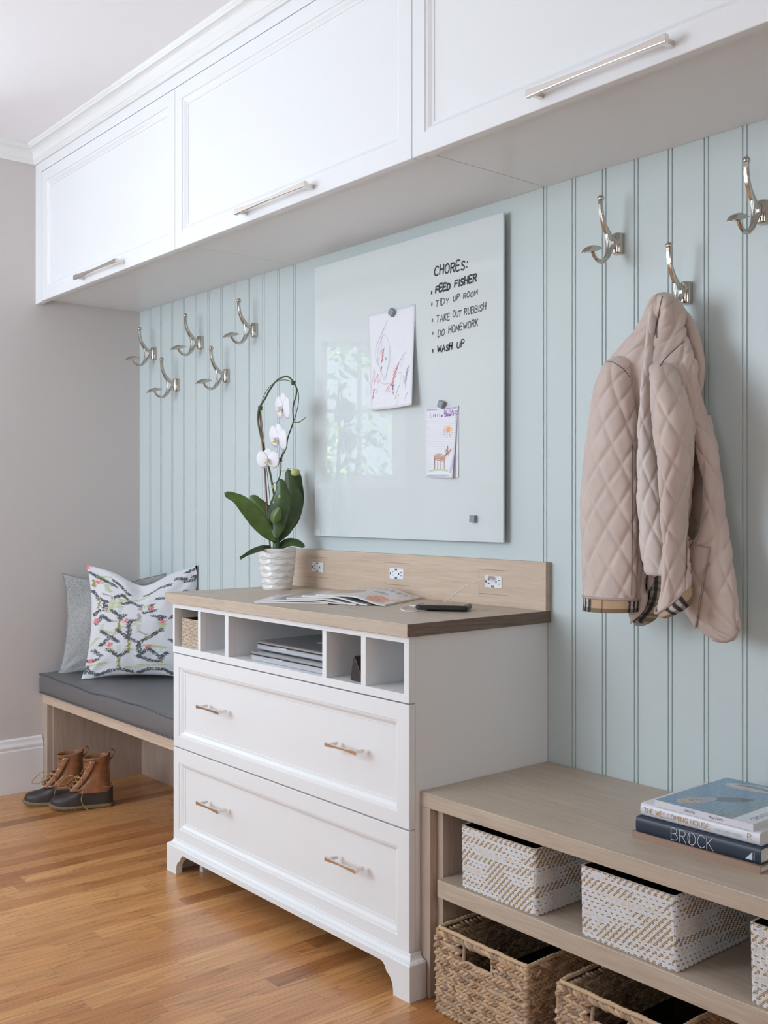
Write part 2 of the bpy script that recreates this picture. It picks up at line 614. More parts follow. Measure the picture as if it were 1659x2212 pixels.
# back wall: painted boards with a pair of fine grooves at every joint
GR0, GS = 2.2261, 0.0931
grooves = [0.0934 * i for i in range(1, 13)] + [GR0 + GS * i for i in range(0, 37)]
prof = [(-0.1, 0.0)]
for g in grooves:
    for dx in (-0.0053, 0.0053):
        c = g + dx
        prof += [(c - 0.0017, 0.0), (c - 0.0011, 0.0032), (c + 0.0011, 0.0032), (c + 0.0017, 0.0)]
prof += [(XR, 0.0), (XR, 0.1), (-0.1, 0.1)]
o = MB().prism(prof, 'z', 0.0, CEIL).build('wall_back', M['bead']); struct(o)

o = MB().box(-0.1, 0.0, -0.9, 0.0, 0, CEIL).build('wall_left', M['greige']); struct(o)
o = MB().box(-1.8, -0.1, -0.9, -0.8, 0, CEIL).build('wall_return', M['greige']); struct(o)


def wall_open(name, p0, p1, th, holes, material):
    """upright wall from p0 to p1 with rectangular openings (a0,a1,z0,z1) measured along it"""
    p0, p1 = Vector(p0), Vector(p1)
    d = (p1 - p0); Lg = d.length; d.normalize()
    n = Vector((d.y, -d.x))
    mb = MB()

    def blk(a0, a1, z0, z1):
        if a1 - a0 < 1e-4 or z1 - z0 < 1e-4: return
        q = [p0 + d * a0, p0 + d * a1, p0 + d * a1 + n * th, p0 + d * a0 + n * th]
        mb.add([(a.x, a.y, z) for z in (z0, z1) for a in q], [(0, 3, 2, 1), (4, 5, 6, 7), (0, 1, 5, 4), (1, 2, 6, 5), (2, 3, 7, 6), (3, 0, 4, 7)])
    a = 0
    for (a0, a1, z0, z1) in holes:
        blk(a, a0, 0, CEIL); blk(a0, a1, 0, z0); blk(a0, a1, z1, CEIL); a = a1
    blk(a, Lg, 0, CEIL)
    return struct(mb.build(name, material)), p0, d, n


def window(idx, p0, d, n, a0, a1, z0, z1, nx, nz, th=0.1):
    """casement in its opening: outer frame, sash bars and one pane"""
    def P(a, t, z):
        q = p0 + d * a + n * t
        return (q.x, q.y, z)
    fr = MB()

    def bar(a, b, t0, t1, c, e):
        fr.add([P(a, t0, c), P(b, t0, c), P(b, t1, c), P(a, t1, c), P(a, t0, e), P(b, t0, e), P(b, t1, e), P(a, t1, e)],
               [(0, 3, 2, 1), (4, 5, 6, 7), (0, 1, 5, 4), (1, 2, 6, 5), (2, 3, 7, 6), (3, 0, 4, 7)])
    cw = 0.055
    bar(a0 - cw, a0, -0.018, 0.0, z0 - cw, z1 + cw); bar(a1, a1 + cw, -0.018, 0.0, z0 - cw, z1 + cw)
    bar(a0 - cw, a1 + cw, -0.022, 0.0, z1, z1 + cw + .01); bar(a0 - cw - .01, a1 + cw + .01, -0.03, 0.0, z0 - cw, z0)
    s = 0.03
    bar(a0, a0 + s, 0.03, 0.07, z0, z1); bar(a1 - s, a1, 0.03, 0.07, z0, z1)
    bar(a0, a1, 0.03, 0.07, z0, z0 + s); bar(a0, a1, 0.03, 0.07, z1 - s, z1)
    for k in range(1, nx):
        c = lerp(a0, a1, k / nx); bar(c - .014, c + .014, 0.035, 0.065, z0, z1)
    for k in range(1, nz):
        c = lerp(z0, z1, k / nz); bar(a0, a1, 0.038, 0.062, c - .011, c + .011)
    w_ = struct(fr.build('window_%d' % idx, M['trim']))
    g = MB().add([P(a0, .05, z0), P(a1, .05, z0), P(a1, .05, z1), P(a0, .05, z1)], [(0, 1, 2, 3)])
    gm = g.build('pane', M['glass'], w_)
    gm.data.transform(Matrix.Translation(Vector((0, 0, 0))))
    return w_


gl = bpy.data.materials.new('window_glass'); gl.use_nodes = True
N, L = nt(gl)
for n_ in list(N):
    if n_.type == 'BSDF_PRINCIPLED': N.remove(n_)
tr = N.new('ShaderNodeBsdfTransparent'); gs = N.new('ShaderNodeBsdfGlossy'); gs.inputs['Roughness'].default_value = 0.02
mx = N.new('ShaderNodeMixShader'); mx.inputs[0].default_value = 0.06
L.new(tr.outputs[0], mx.inputs[1]); L.new(gs.outputs[0], mx.inputs[2])
L.new(mx.outputs[0], [q for q in N if q.type == 'OUTPUT_MATERIAL'][0].inputs[0])
M['glass'] = gl

# angled bay wall, seen mirrored in the glass board
BC = Vector((-0.835, -2.021)); BD = Vector((CS, -SN))
bp0 = BC + BD * -1.51; bp1 = BC + BD * 1.62
bay, q0, qd, qn = wall_open('wall_bay', bp0, bp1, 0.1, [(0.12, 0.95, 0.85, 2.10), (1.17, 1.62, 1.255, 2.085)], M['greige'])
window(1, q0, qd, qn, 1.17, 1.62, 1.255, 2.085, 2, 2)
window(2, q0, qd, qn, 0.12, 0.95, 0.85, 2.10, 2, 2)
# white panelled door on the bay wall beside the window
dm = MB()


def on_bay(a, t, z):
    q = q0 + qd * a + qn * t
    return (q.x, q.y, z)


def baybar(mb, a, b, t0, t1, c, e):
    mb.add([on_bay(a, t0, c), on_bay(b, t0, c), on_bay(b, t1, c), on_bay(a, t1, c), on_bay(a, t0, e), on_bay(b, t0, e), on_bay(b, t1, e), on_bay(a, t1, e)],
           [(0, 3, 2, 1), (4, 5, 6, 7), (0, 1, 5, 4), (1, 2, 6, 5), (2, 3, 7, 6), (3, 0, 4, 7)])


baybar(dm, 1.78, 2.30, -0.03, 0.0, 0.0, 2.10)
for a, b, c, e in ((1.78, 1.84, 0, 2.1), (2.24, 2.30, 0, 2.1), (1.84, 2.24, 2.04, 2.1), (1.84, 2.24, 1.22, 1.30), (1.84, 2.24, 0.0, 0.16)):
    baybar(dm, a, b, -0.045, -0.03, c, e)
dm.build('door_1', M['trim'], bevel=0.003)['kind'] = 'structure'
wf, f0, fd_, fn_ = wall_open('wall_front', (bp1.x, YF), (XR, YF), 0.1, [(0.10, 1.80, 0.85, 2.25), (3.2, 4.2, 0.95, 2.15)], M['greige'])
window(3, f0, fd_, fn_, 0.10, 1.80, 0.85, 2.25, 3, 2)
window(4, f0, fd_, fn_, 3.2, 4.2, 0.95, 2.15, 2, 2)  # unseen window, put in as the opening for the right fill lamp
wr, r0, rd, rn = wall_open('wall_right', (XR, YF), (XR, 0.1), 0.1, [(1.6, 2.4, 0.85, 1.85)], M['tan_bounce'])
window(5, r0, rd, rn, 1.6, 2.4, 0.85, 1.85, 2, 2)  # made-up window out of view, carries the warm side fill

# baseboard on the left wall
bb = [(0, 0), (0.018, 0), (0.018, 0.160), (0.0155, 0.166), (0.0165, 0.172), (0.0165, 0.178), (0.010, 0.190), (0.0085, 0.200), (0.006, 0.204), (0.0, 0.206)]
struct(MB().prism(bb, 'y', -0.9, -0.4165).build('baseboard_left', M['trim']))

# crown mouldings
PJ, CH = 0.050, 0.0655
ZB = 2.4228


def crown(nn):
    """(projection, height) outline of the crown, from its foot up to the ceiling"""
    P_ = [(0.004, 0), (0.009, 0.0), (0.010, 0.004), (0.0135, 0.0075), (0.0135, 0.012), (0.0165, 0.0145)]
    for k in range(9):
        t = k / 8
        P_.append((0.0165 + 0.026 * (1 - math.cos(t * PI / 2)), 0.0165 + 0.031 * math.sin(t * PI / 2)))
    P_ += [(0.0445, 0.0500), (0.0445, 0.0535), (0.0475, 0.0560), (0.0500, 0.0590), (0.0500, CH)]
    return P_


cp = crown(0)
YC = -0.441
poly = [(0.0, CEIL - 0.0001)] + [(p[0], ZB + p[1]) for p in reversed(cp)] + [(0.0, ZB)]
mb = MB()
n = len(poly)
# left-wall run, mitred into the cabinet run
mb.add([(p[0], -0.9, p[1]) for p in poly] + [(p[0], YC - p[0] + 0.0, p[1]) for p in poly],
       [(i, (i + 1) % n, n + (i + 1) % n, n + i) for i in range(n)] + [tuple(range(n))])
o = mb.build('trim_1', M['trim']); struct(o)
mb = MB()
mb.add([(p[0], YC - p[0], p[1]) for p in poly] + [(XR, YC - p[0], p[1]) for p in poly],
       [(i, (i + 1) % n, n + (i + 1) % n, n + i) for i in range(n)] + [tuple(reversed(range(n, 2 * n)))])
o = mb.build('trim_2', M['trim']); struct(o)
# frieze board between the doors and the crown, and the filler strip at the wall
o = MB().box(0.0, XR, YC, YC + 0.02, 2.3865, CEIL).build('trim_3', M['white']); struct(o)
o = MB().box(0.0, 0.0595, YC, YC + 0.02, 1.8850, 2.3863).build('trim_4', M['white']); struct(o)


# ================================================================== FURNITURE
def panelled(mb, x0, x1, z0, z1, yf, th, sl, sr_, st, sb, mw=0.026, dp=0.012):
    """shaker-type front with a stepped ogee moulding round a sunk panel; faces -y"""
    prof = [(0.0, th), (0.0, 0.0012), (0.0012, 0.0)]

    def ring(ins, d, L=0.0):
        return [(x0 + ins + L * 0, yf + d, z0 + ins), (x1 - ins, yf + d, z0 + ins), (x1 - ins, yf + d, z1 - ins), (x0 + ins, yf + d, z1 - ins)]
    rings = [ring(a, d) for a, d in prof]
    a0, a1, b0, b1 = x0 + sl, x1 - sr_, z0 + sb, z1 - st
    for a, d in ((0, 0), (0.0015, 0.0028), (0.0045, 0.0030), (0.008, 0.0042), (0.0115, 0.0070), (0.0145, 0.0092), (0.018, 0.0100), (0.0205, 0.0100), (0.0215, dp), (mw, dp)):
        rings.append([(a0 + a, yf + d, b0 + a), (a1 - a, yf + d, b0 + a), (a1 - a, yf + d, b1 - a), (a0 + a, yf + d, b1 - a)])
    vs = [p for r in rings for p in r]
    fs = []
    for i in range(len(rings) - 1):
        for j in range(4):
            k = (j + 1) % 4
            fs.append((i * 4 + j, i * 4 + k, (i + 1) * 4 + k, (i + 1) * 4 + j))
    e = (len(rings) - 1) * 4
    fs.append((e, e + 1, e + 2, e + 3))
    fs.append((3, 2, 1, 0))
    mb.add(vs, fs)


def bow_handle(x0, x1, zc, yface, stand, parent, name='handle', h=0.0155, t=0.011, post=0.011):
    """square bar pinched in the middle on two square posts"""
    mb = MB()
    nseg = 18
    rings = []
    for i in range(nseg + 1):
        s = i / nseg
        k = abs(2 * s - 1) ** 1.5
        hh = lerp(0.56, 1.0, k) * h / 2
        tt = lerp(0.62, 1.0, k) * t / 2
        y = yface - stand + t / 2
        x = lerp(x0, x1, s)
        rings.append([(x, y - tt, zc - hh), (x, y + tt, zc - hh), (x, y + tt, zc + hh), (x, y - tt, zc + hh)])
    mb.loft(rings)
    for xc in (x0 + post / 2 + 0.006, x1 - post / 2 - 0.006):
        mb.box(xc - post / 2, xc + post / 2, yface - stand + t * 0.7, yface + 0.0002, zc - post / 2, zc + post / 2)
    return mb.build(name, M['steel'], parent, bevel=0.0012, seg=2)


# ---- three wall cabinets under the ceiling
ZS = 1.9065            # underside
cab_edges = [0.0600, 1.1125, 2.2165, 3.3195]
seams = [0.0, 1.1200, 2.2275, 3.3320]
hand = [(0.4357, 0.774), (1.513, 1.848), (2.5955, 2.922)]
labels = ['white wall cabinet with lift-up panelled door nearest the left wall',
          'white wall cabinet with lift-up panelled door above the glass board, middle of the row',
          'white wall cabinet with lift-up panelled door above the hanging coat']
for k in range(3):
    x0, x1 = seams[k], seams[k + 1]
    c = thing('wall_cabinet', labels[k], 'cabinet', ((x0 + x1) / 2, -0.2, ZS), 'white wall cabinets under the ceiling')
    mb = MB()
    a, b = x0 + (0.0012 if k else 0.0), x1 - 0.0012
    mb.box(a, b, -0.398, -0.001, ZS, ZS + 0.018)                    # underside board
    mb.box(a, b, -0.4195, -0.3985, ZS - 0.0112, 2.38)               # face frame, dropping a little below the board
    mb.box(a, a + 0.018, -0.398, -0.001, ZS + 0.018, 2.38)
    mb.box(b - 0.018, b, -0.398, -0.001, ZS + 0.018, 2.38)
    mb.box(a, b, -0.398, -0.001, 2.36, 2.38)
    mb.box(a + .018, b - .018, -0.012, -0.001, ZS + 0.018, 2.36)
    mb.build('body', M['white'], c, bevel=0.0008, seg=1)
    d = MB()
    panelled(d, cab_edges[k] + 0.001, cab_edges[k + 1] - 0.001, 1.8885, 2.3845, YC, 0.0205, 0.0425, 0.0425, 0.0425, 0.0480)
    dd = d.build('door', M['white'], c)
    bow_handle(hand[k][0], hand[k][1], 1.9115, YC, 0.036, dd)

# ---- the chest of drawers with pigeonholes
BX0, BX1, BY = 1.146, 2.2355, -0.466
c = thing('drawer_chest', 'white chest with two deep panelled drawers and a row of pigeonholes', 'chest of drawers', (1.69, -0.23, 0))
mb = MB()
ZT, ZM = 0.8066, 0.6570
opens = [(1.1570, 1.2968), (1.3130, 1.4475), (1.4665, 1.9085), (1.9262, 2.0625), (2.0810, 2.2180)]
zo0, zo1 = 0.6765, 0.7915
mb.box(BX0, BX1, BY, BY + .02, zo1, ZT); mb.box(BX0, BX1, BY, BY + .02, ZM, zo0)
xs_ = [BX0] + [v for p in opens for v in p] + [BX1]
for i in range(0, len(xs_), 2):
    mb.box(xs_[i], xs_[i + 1], BY, BY + .02, zo0, zo1)
    if 0 < i < len(xs_) - 2:
        mb.box(xs_[i] + 0.0006, xs_[i + 1] - 0.0006, BY + .02, -0.03, zo0 - .004, zo1 + .004)
mb.box(BX0, BX0 + 0.011, BY + .02, -0.001, 0.09, ZT); mb.box(BX1 - 0.0175, BX1, BY + .02, -0.001, 0.09, ZT)
mb.box(BX0 + .011, BX1 - .0175, BY + .02, -0.001, zo0 - 0.018, zo0 - 0.0004)
mb.box(BX0 + .011, BX1 - .0175, BY + .02, -0.001, zo1 + 0.0004, ZT)
mb.box(BX0 + .011, BX1 - .0175, -0.040, -0.002, 0.10, zo1)
mb.box(BX0 + .011, BX1 - .0175, BY + .026, BY + .04, 0.09, zo0 - 0.018)
mb.box(BX0 + .011, BX1 - .0175, BY + .04, -0.04, 0.09, 0.105)
mb.build('body', M['white'], c, bevel=0.0009, seg=1)
hx = [(1.3421, 1.4655), (1.9614, 2.083)]
for (z0, z1, zh, tr_, br_) in ((0.3738, 0.6538, 0.5235, 0.039, 0.033), (0.0935, 0.3700, 0.2465, 0.041, 0.033)):
    d = MB()
    panelled(d, BX0 + 0.004, BX1 + 0.0008, z0, z1, BY, 0.0182, 0.0335, 0.0400, tr_, br_, mw=0.0235)
    dd = d.build('drawer', M['white'], c)
    for a, b in hx:
        bow_handle(a, b, zh, BY, 0.033, dd, h=0.0105, t=0.0085, post=0.0075)

# base with bracket feet and cove top
mb = MB()
FX0, FX1, FY = 1.1437, 2.2597, -0.485
out = [(FX0, 0), (FX0, 0.0790), (FX1, 0.0790), (FX1, 0)]
arch = [(0.0, 0.0), (0.0008, 0.012), (0.004, 0.026), (0.010, 0.036), (0.018, 0.042), (0.023, 0.044), (0.026, 0.048), (0.030, 0.056), (0.037, 0.062), (0.044, 0.0645)]
FL = 0.056
lp = [(FX0 + FL + a, z) for a, z in arch]
rp = [(FX1 - FL - a, z) for a, z in arch]
poly = [(FX0, 0.0), (FX0, 0.079), (FX1, 0.079), (FX1, 0.0), (FX1 - FL, 0.0)] + rp[1:] + list(reversed(lp[1:])) + [(FX0 + FL, 0.0)]
# the curved apron, triangulated strip by strip so that the arch stays crisp
cols_ = sorted(set([FX0] + [FX0 + FL] + [p[0] for p in lp] + [p[0] for p in rp] + [FX1 - FL, FX1]))


def low(x):
    if x < FX0 + FL - 1e-9 or x > FX1 - FL + 1e-9: return 0.0
    if x <= lp[-1][0]: return interp([p[0] for p in lp], [p[1] for p in lp], x)
    if x >= rp[-1][0]: return interp([p[0] for p in reversed(rp)], [p[1] for p in reversed(rp)], x)
    return 0.0645


for i in range(len(cols_) - 1):
    xa, xb = cols_[i], cols_[i + 1]
    xm = (xa + xb) / 2
    za, zb = (0.0, 0.0) if (xm < FX0 + FL or xm > FX1 - FL) else (low(xa), low(xb))
    mb.add([(xa, FY, za), (xb, FY, zb), (xb, FY, .079), (xa, FY, .079), (xa, FY + .02, za), (xb, FY + .02, zb), (xb, FY + .02, .079), (xa, FY + .02, .079)],
           [(0, 1, 2, 3), (7, 6, 5, 4), (0, 4, 5, 1)] + ([(0, 3, 7, 4)] if i == 0 else []) + ([(1, 5, 6, 2)] if i == len(cols_) - 2 else []))
mb.box(FX1 - .02, FX1, FY + .02, -0.436, 0, 0.079)
mb.box(FX0, FX0 + .02, FY + .02, -0.05, 0.0, 0.079)
mb.box(FX0 + 0.075, FX0 + 0.093, FY + .07, -0.05, 0.0, 0.079)
# cove moulding along the top edge, returning on both ends
cv = [(0.0, 0.0790), (0.0015, 0.0815), (0.0035, 0.0820), (0.0045, 0.0835)]
for k in range(7):
    t = k / 6 * PI / 2
    cv.append((0.0050 + 0.0125 * math.sin(t) * 1.0, 0.0835 + 0.0105 * (1 - math.cos(t)) * 1.2))
cv += [(0.0195, 0.0975), (0.0195, 0.0925 + .007)]


def cring(ins, z):
    i2 = ins
    return [(FX0 + i2 * 0.6, -0.05, z), (FX0 + i2 * 0.6, FY + i2, z), (FX1 - i2, FY + i2, z), (FX1 - i2, -0.436, z)]


vs = [p for a, z in cv for p in cring(a, z)]
fs = []
for i in range(len(cv) - 1):
    for j in range(3):
        fs.append((i * 4 + j, i * 4 + j + 1, (i + 1) * 4 + j + 1, (i + 1) * 4 + j))
mb.add(vs, fs)
mb.build('base', M['white'], c)

# ---- worktop and splashback
M['end'] = wood('oak_end_grain', (0.11, 0.075, 0.055), (0.235, 0.17, 0.13), 'y', 0.6, fine=0.9, distort=4.0, contrast=0.7)
CTZ, CTB = 0.8370, 0.8070
c = thing('worktop', 'pale oak worktop lying on the white chest', 'worktop', (1.68, -0.24, CTB))
mb = MB().box(1.1215, 2.2450, -0.4795, -0.001, CTB, CTZ)
mb.build('top_board', M['oak'], c, bevel=0.0012)
mb = MB().box(2.2450, 2.2462, -0.4790, -0.0015, CTB + .0006, CTZ - .0006)
mb.build('end_grain', M['end'], c)['label'] = 'dark brown end grain with growth rings'
c = thing('splashback', 'upright pale oak splashback board with three sockets behind the worktop', 'splashback', (1.68, -0.01, CTZ))
sx0, sx1, sz1 = 1.1290, 2.2457, 0.9590
rects = []
outl = [(1.2265, 0.8700), (1.6165, 0.8685), (2.0095, 0.8665)]
PW, PH = 0.1108, 0.0650
# board made round three let-in plates
mb = MB()
xs_ = [sx0]
for (px, pz) in outl: xs_ += [px, px + PW]
xs_ += [sx1]
for i in range(len(xs_) - 1):
    if i % 2 == 0:
        mb.box(xs_[i], xs_[i + 1], -0.0200, -0.001, CTZ + .0002, sz1)
    else:
        pz = outl[i // 2][1]
        mb.box(xs_[i], xs_[i + 1], -0.0200, -0.001, CTZ + .0002, pz)
        mb.box(xs_[i], xs_[i + 1], -0.0200, -0.001, pz + PH, sz1)
        mb.box(xs_[i], xs_[i + 1], -0.010, -0.001, pz, pz + PH)
mb.build('board', M['oak_lt'], c)
for q, (px, pz) in enumerate(outl):
    g = 0.0007
    pl = MB().box(px + g, px + PW - g, -0.0196, -0.0101, pz + g, pz + PH - g).build('socket_plate', M['oak_lt'], c)
    pl.location.x += 0.0
    wx0, wz0, ww, wh = px + 0.0235, pz + 0.0175, 0.0622, 0.0318
    f = MB().box(wx0, wx0 + ww, -0.0218, -0.0197, wz0, wz0 + wh).build('socket', M['paper'], pl, bevel=0.0012)
    d = MB()
    for fx, fz, w2, h2 in ((.075, .50, .0042, .0062), (.24, .66, .0062, .0017), (.24, .34, .0062, .0017), (.675, .50, .0042, .0062), (.855, .66, .0068, .0017), (.855, .34, .0068, .0017), (.475, .12, .0105, .0046), (.475, .88, .0105, .0046)):
        x_, z_ = wx0 + fx * ww, wz0 + fz * wh
        d.box(x_ - w2 / 2, x_ + w2 / 2, -0.02195, -0.0215, z_ - h2 / 2, z_ + h2 / 2)
    for fz in (.12, .88):
        x_, z_ = wx0 + .475 * ww, wz0 + fz * wh
        d.box(x_ - .003, x_ + .004, -0.0221, -0.0219, z_ - .0006, z_ + .0012, 1)
    d.build('holes', [M['dark'], M['steel']], pl)

# ---- left bench and its seat pad
c = thing('bench', 'pale oak bench in the corner by the left wall under the grey seat pad', 'bench', (0.57, -0.2, 0))
BYF = -0.4140
MB().box(0.0008, 1.1430, BYF, -0.0012, 0.3315, 0.3710).build('seat_board', M['oak_lt'], c, bevel=0.001)
MB().box(0.0008, 0.0460, BYF, BYF + 0.022, 0.0, 0.3314).build('leg', M['oak_z'], c, bevel=0.001)
MB().box(0.0008, 0.0525, BYF + 0.0222, -0.0190, 0.0, 0.3314).build('side_panel', M['oak_z'], c)
MB().box(0.0527, 1.1430, -0.0185, -0.0012, 0.0, 0.3314).build('back_panel', M['oak_z'], c)
M['vinyl'] = mat('grey_vinyl', (0.135, 0.130, 0.135), 0.38, bump=0.25, bscale=260)
M['vinyl_p'] = mat('grey_vinyl_piping', (0.075, 0.072, 0.078), 0.4)
c = thing('seat_pad', 'long dark grey seat pad lying along the corner bench', 'cushion', (0.57, -0.2, 0.372))
PX0, PX1, PY0, PY1, PZ0, PZ1 = 0.003, 1.143, -0.4305, -0.004, 0.3725, 0.4460


def padpt(a, b):
    """a round the outline 0..1, b from bottom 0 to top 1"""
    per = [(PX0, PY1), (PX0, PY0), (PX1, PY0), (PX1, PY1)]
    r = 0.018
    return None


def wob(x):
    return 0.0035 * math.sin(x * 9.0 + 0.6) + 0.002 * math.sin(x * 23.0)


rings = []
NX = 90
outline = []
rr = 0.016
for i in range(31): outline.append((lerp(PX0 + rr, PX0 + rr, 0), lerp(PY1, PY0 + rr, i / 30), 0))
outline = [(PX0, lerp(PY1, PY0 + rr, i / 24)) for i in range(25)]
outline += [(PX0 + rr - rr * math.cos(t * PI / 12), PY0 + rr - rr * math.sin(t * PI / 12)) for t in range(1, 6)]
outline += [(lerp(PX0 + rr, PX1, i / NX), PY0) for i in range(NX + 1)]
outline += [(PX1, lerp(PY0, PY1, i / 12)) for i in range(1, 13)]
mid = ((PX0 + PX1) / 2, (PY0 + PY1) / 2)


def padring(ins, z, wv):
    R_ = []
    for (x, y) in outline:
        bx = max(PX0 + ins, min(PX1 - ins * 0.2, x)); by = max(PY0 + ins, min(PY1 - ins * .2, y))
        if ins < 0: bx, by = (x if PX0 < x < PX1 else x), (y + ins if y < PY0 + .005 else y)
        dz = wob(x) * wv
        R_.append((bx, by, z + dz))
    return R_


mb = MB()
rings = [padring(0.004, PZ0 + .0005, 0), padring(0.0, PZ0 + 0.006, 0.0), padring(-0.002, PZ0 + 0.03, .3), padring(-0.002, PZ0 + 0.05, .7), padring(0.0, PZ1 - 0.008, 1), padring(0.005, PZ1 - 0.001, 1), padring(0.03, PZ1 + 0.001, .8), padring(0.08, PZ1 + 0.003, .4), padring(0.14, PZ1 + 0.004, .1), padring(0.20, PZ1 + 0.004, 0)]
mb.loft(rings, caps=True)
mb.build('pad', M['vinyl'], c, smooth=True, angle=60)
for zz, wv, nm in ((PZ1 - 0.0035, 1, 'piping'), (PZ0 + 0.004, 0, 'piping')):
    mb = MB()
    pts = [(p[0] + (0.0005 if p[0] > PX0 else -0.0003), p[1] - (0.001 if p[1] < PY0 + .02 else 0), p[2]) for p in padring(0.001, zz, wv)[:len(outline) - 12]]
    mb.tube(pts, 0.0030, 7)
    mb.build(nm, M['vinyl_p'], c, smooth=True)

# ---- right shelf bench
c = thing('shelf_bench', 'low pale oak bench with open shelves holding the woven baskets', 'bench', (2.9, -0.2, 0))
SY = -0.4330
MB().box(2.2358, 3.60, SY, -0.0012, 0.4235, 0.4566).build('top_board', M['oak'], c, bevel=0.0012)
MB().box(2.2358, 2.2700, SY, SY + 0.020, 0.0, 0.4232).build('leg', M['oak_z'], c, bevel=0.001)
mb = MB().box(2.2358, 2.2905, SY + 0.0202, -0.0200, 0.0, 0.4232)
mb.build('side_panel', M['oak_z'], c)
for z_ in (0.345, 0.320, 0.2950, 0.190):
    mb = MB()
    mb.lathe([(0.0026, 0), (0.0026, 0.001)], (0, 0, 0), 12)
    k = len(mb.v) - 24
    for i in range(k, len(mb.v)):
        x_, y_, q_ = mb.v[i]
        mb.v[i] = (2.2903 + q_, -0.352 + x_, z_ + y_)
    mb.add(mb.v[k + 12:k + 24], [tuple(range(12))])
    mb.build('peg_hole', M['dark'], c)
MB().box(2.2912, 3.58, SY + .002, -0.0205, 0.2325, 0.2712).build('shelf', M['oak'], c, bevel=0.0012)
MB().box(2.2912, 3.58, -0.0200, -0.0012, 0.0, 0.4232).build('back_panel', M['oak_z'], c)
MB().box(3.58, 3.60, SY, -0.0012, 0.0, 0.4232).build('side_panel', M['oak_z'], c)

# ================================================================== COAT HOOKS
def plate(mb, pts, wid, hx, x0=0.0):
    """flat bar following (y,z) points with varying width, hx half thickness along x"""
    P = spline([(x0, p[0], p[1]) for p in pts], 22)
    Wd = [interp([i / (len(wid) - 1) for i in range(len(wid))], wid, k / 22) for k in range(23)]
    rings = []
    for i in range(23):
        d = P[min(i + 1, 22)] - P[max(i - 1, 0)]
        d.normalize()
        nn = Vector((0, -d.z, d.y))
        w2 = Wd[i] / 2
        ring = []
        for a, b in ((-1, -.55), (-.6, -1), (.6, -1), (1, -.55), (1, .55), (.6, 1), (-.6, 1), (-1, .55)):
            ring.append(P[i] + Vector((a * hx, 0, 0)) + nn * (b * w2))
        rings.append(ring)
    mb.loft(rings)


def make_hook(label):
    t = thing('coat_hook', label, 'hook', (0, 0, 0), 'coat hooks on the boarded wall')
    mb = MB()
    # half-round wall plate
    prof = []
    hw = 0.0125
    rings = []
    for z, s in ((-0.0245, .80), (-0.0235, .93), (-0.021, 1.0), (0.021, 1.0), (0.0235, .93), (0.0245, .80)):
        r = [(-hw * s, -0.0002, z)] + [(-hw * s * math.cos(PI * k / 12), -0.006 - (0.0145 * s) * math.sin(PI * k / 12), z) for k in range(13)] + [(hw * s, -0.0002, z)]
        rings.append(r)
    mb.loft(rings)
    mb.build('wall_plate', M['nickel'], t, smooth=True)
    mb = MB()
    z0 = 1.7172
    rel = lambda L: [(a, b - z0) for a, b in L]
    plate(mb, rel([(-.0712, 1.8100), (-.0712, 1.7960), (-.0684, 1.7755), (-.0612, 1.7573), (-.0500, 1.7413), (-.0365, 1.7300), (-.0180, 1.7240)]), [.0105, .0105, .0110, .0115, .0150, .0125, .0120], 0.0052)
    plate(mb, rel([(-.0520, 1.7420), (-.0488, 1.7290), (-.0468, 1.7150), (-.0464, 1.7010), (-.0500, 1.6830), (-.0590, 1.6700), (-.0705, 1.6655), (-.0840, 1.6685), (-.0945, 1.6755), (-.1005, 1.6850), (-.1020, 1.6900)]), [.0050, .0050, .0048, .0060, .0085, .0100, .0090, .0080, .0075, .0070, .0070], 0.0040)
    plate(mb, rel([(-.0170, 1.7120), (-.0260, 1.7080), (-.0335, 1.6990), (-.0400, 1.6880), (-.0480, 1.6780), (-.0570, 1.6705)]), [.0140, .0110, .0085, .0085, .0075, .0050], 0.0043)
    plate(mb, rel([(-.0235, 1.7280), (-.0225, 1.7180), (-.0225, 1.7080)]), [.010, .011, .010], 0.0050)
    mb.build('arm', M['nickel'], t, smooth=True)
    mb = MB()
    mb.ell((0, -.0706, 1.8125 - z0), (.0082, 0, 0), (0, .0082, 0), (0, 0, .0082), 16, 10)
    mb.build('ball_tip', M['nickel'], t, smooth=True)
    # crescent-shaped cap on the short arm
    mb = MB()
    up_ = spline([(0, -.1355, 1.6765), (0, -.1290, 1.6860), (0, -.1211, 1.6925), (0, -.1031, 1.6995), (0, -.0850, 1.7000), (0, -.0690, 1.6975)], 18)
    lo_ = spline([(0, -.0690, 1.6965), (0, -.0780, 1.6915), (0, -.0924, 1.6865), (0, -.1040, 1.6815), (0, -.1175, 1.6805), (0, -.1270, 1.6782), (0, -.1352, 1.6758)], 18)
    out_ = up_ + lo_
    cc_ = Vector((0, -.1031, 1.6895))
    rings = []
    for q in range(11):
        xx = math.sin((q / 10 - .5) * PI * .96)
        k_ = math.sqrt(max(0, 1 - xx * xx)) ** .7 * .92 + .08
        rings.append([Vector((xx * .0115, cc_.y + (p.y - cc_.y) * (.35 + .65 * k_), cc_.z - z0 + (p.z - cc_.z) * k_)) for p in out_])
    mb.loft(rings)
    mb.build('cap', M['nickel'], t, smooth=True, angle=70)
    mb = MB().lathe([(0.0, -.0002), (0.0032, 0.0), (0.0026, 0.0014), (0.0, 0.0022)], (0, 0, 0), 14)
    mb.v = [(x + 0.0, -0.0175 - z * 1.0, y - 0.0185) for x, y, z in mb.v]
    mb.build('screw', M['steel'], t, smooth=True)
    return t


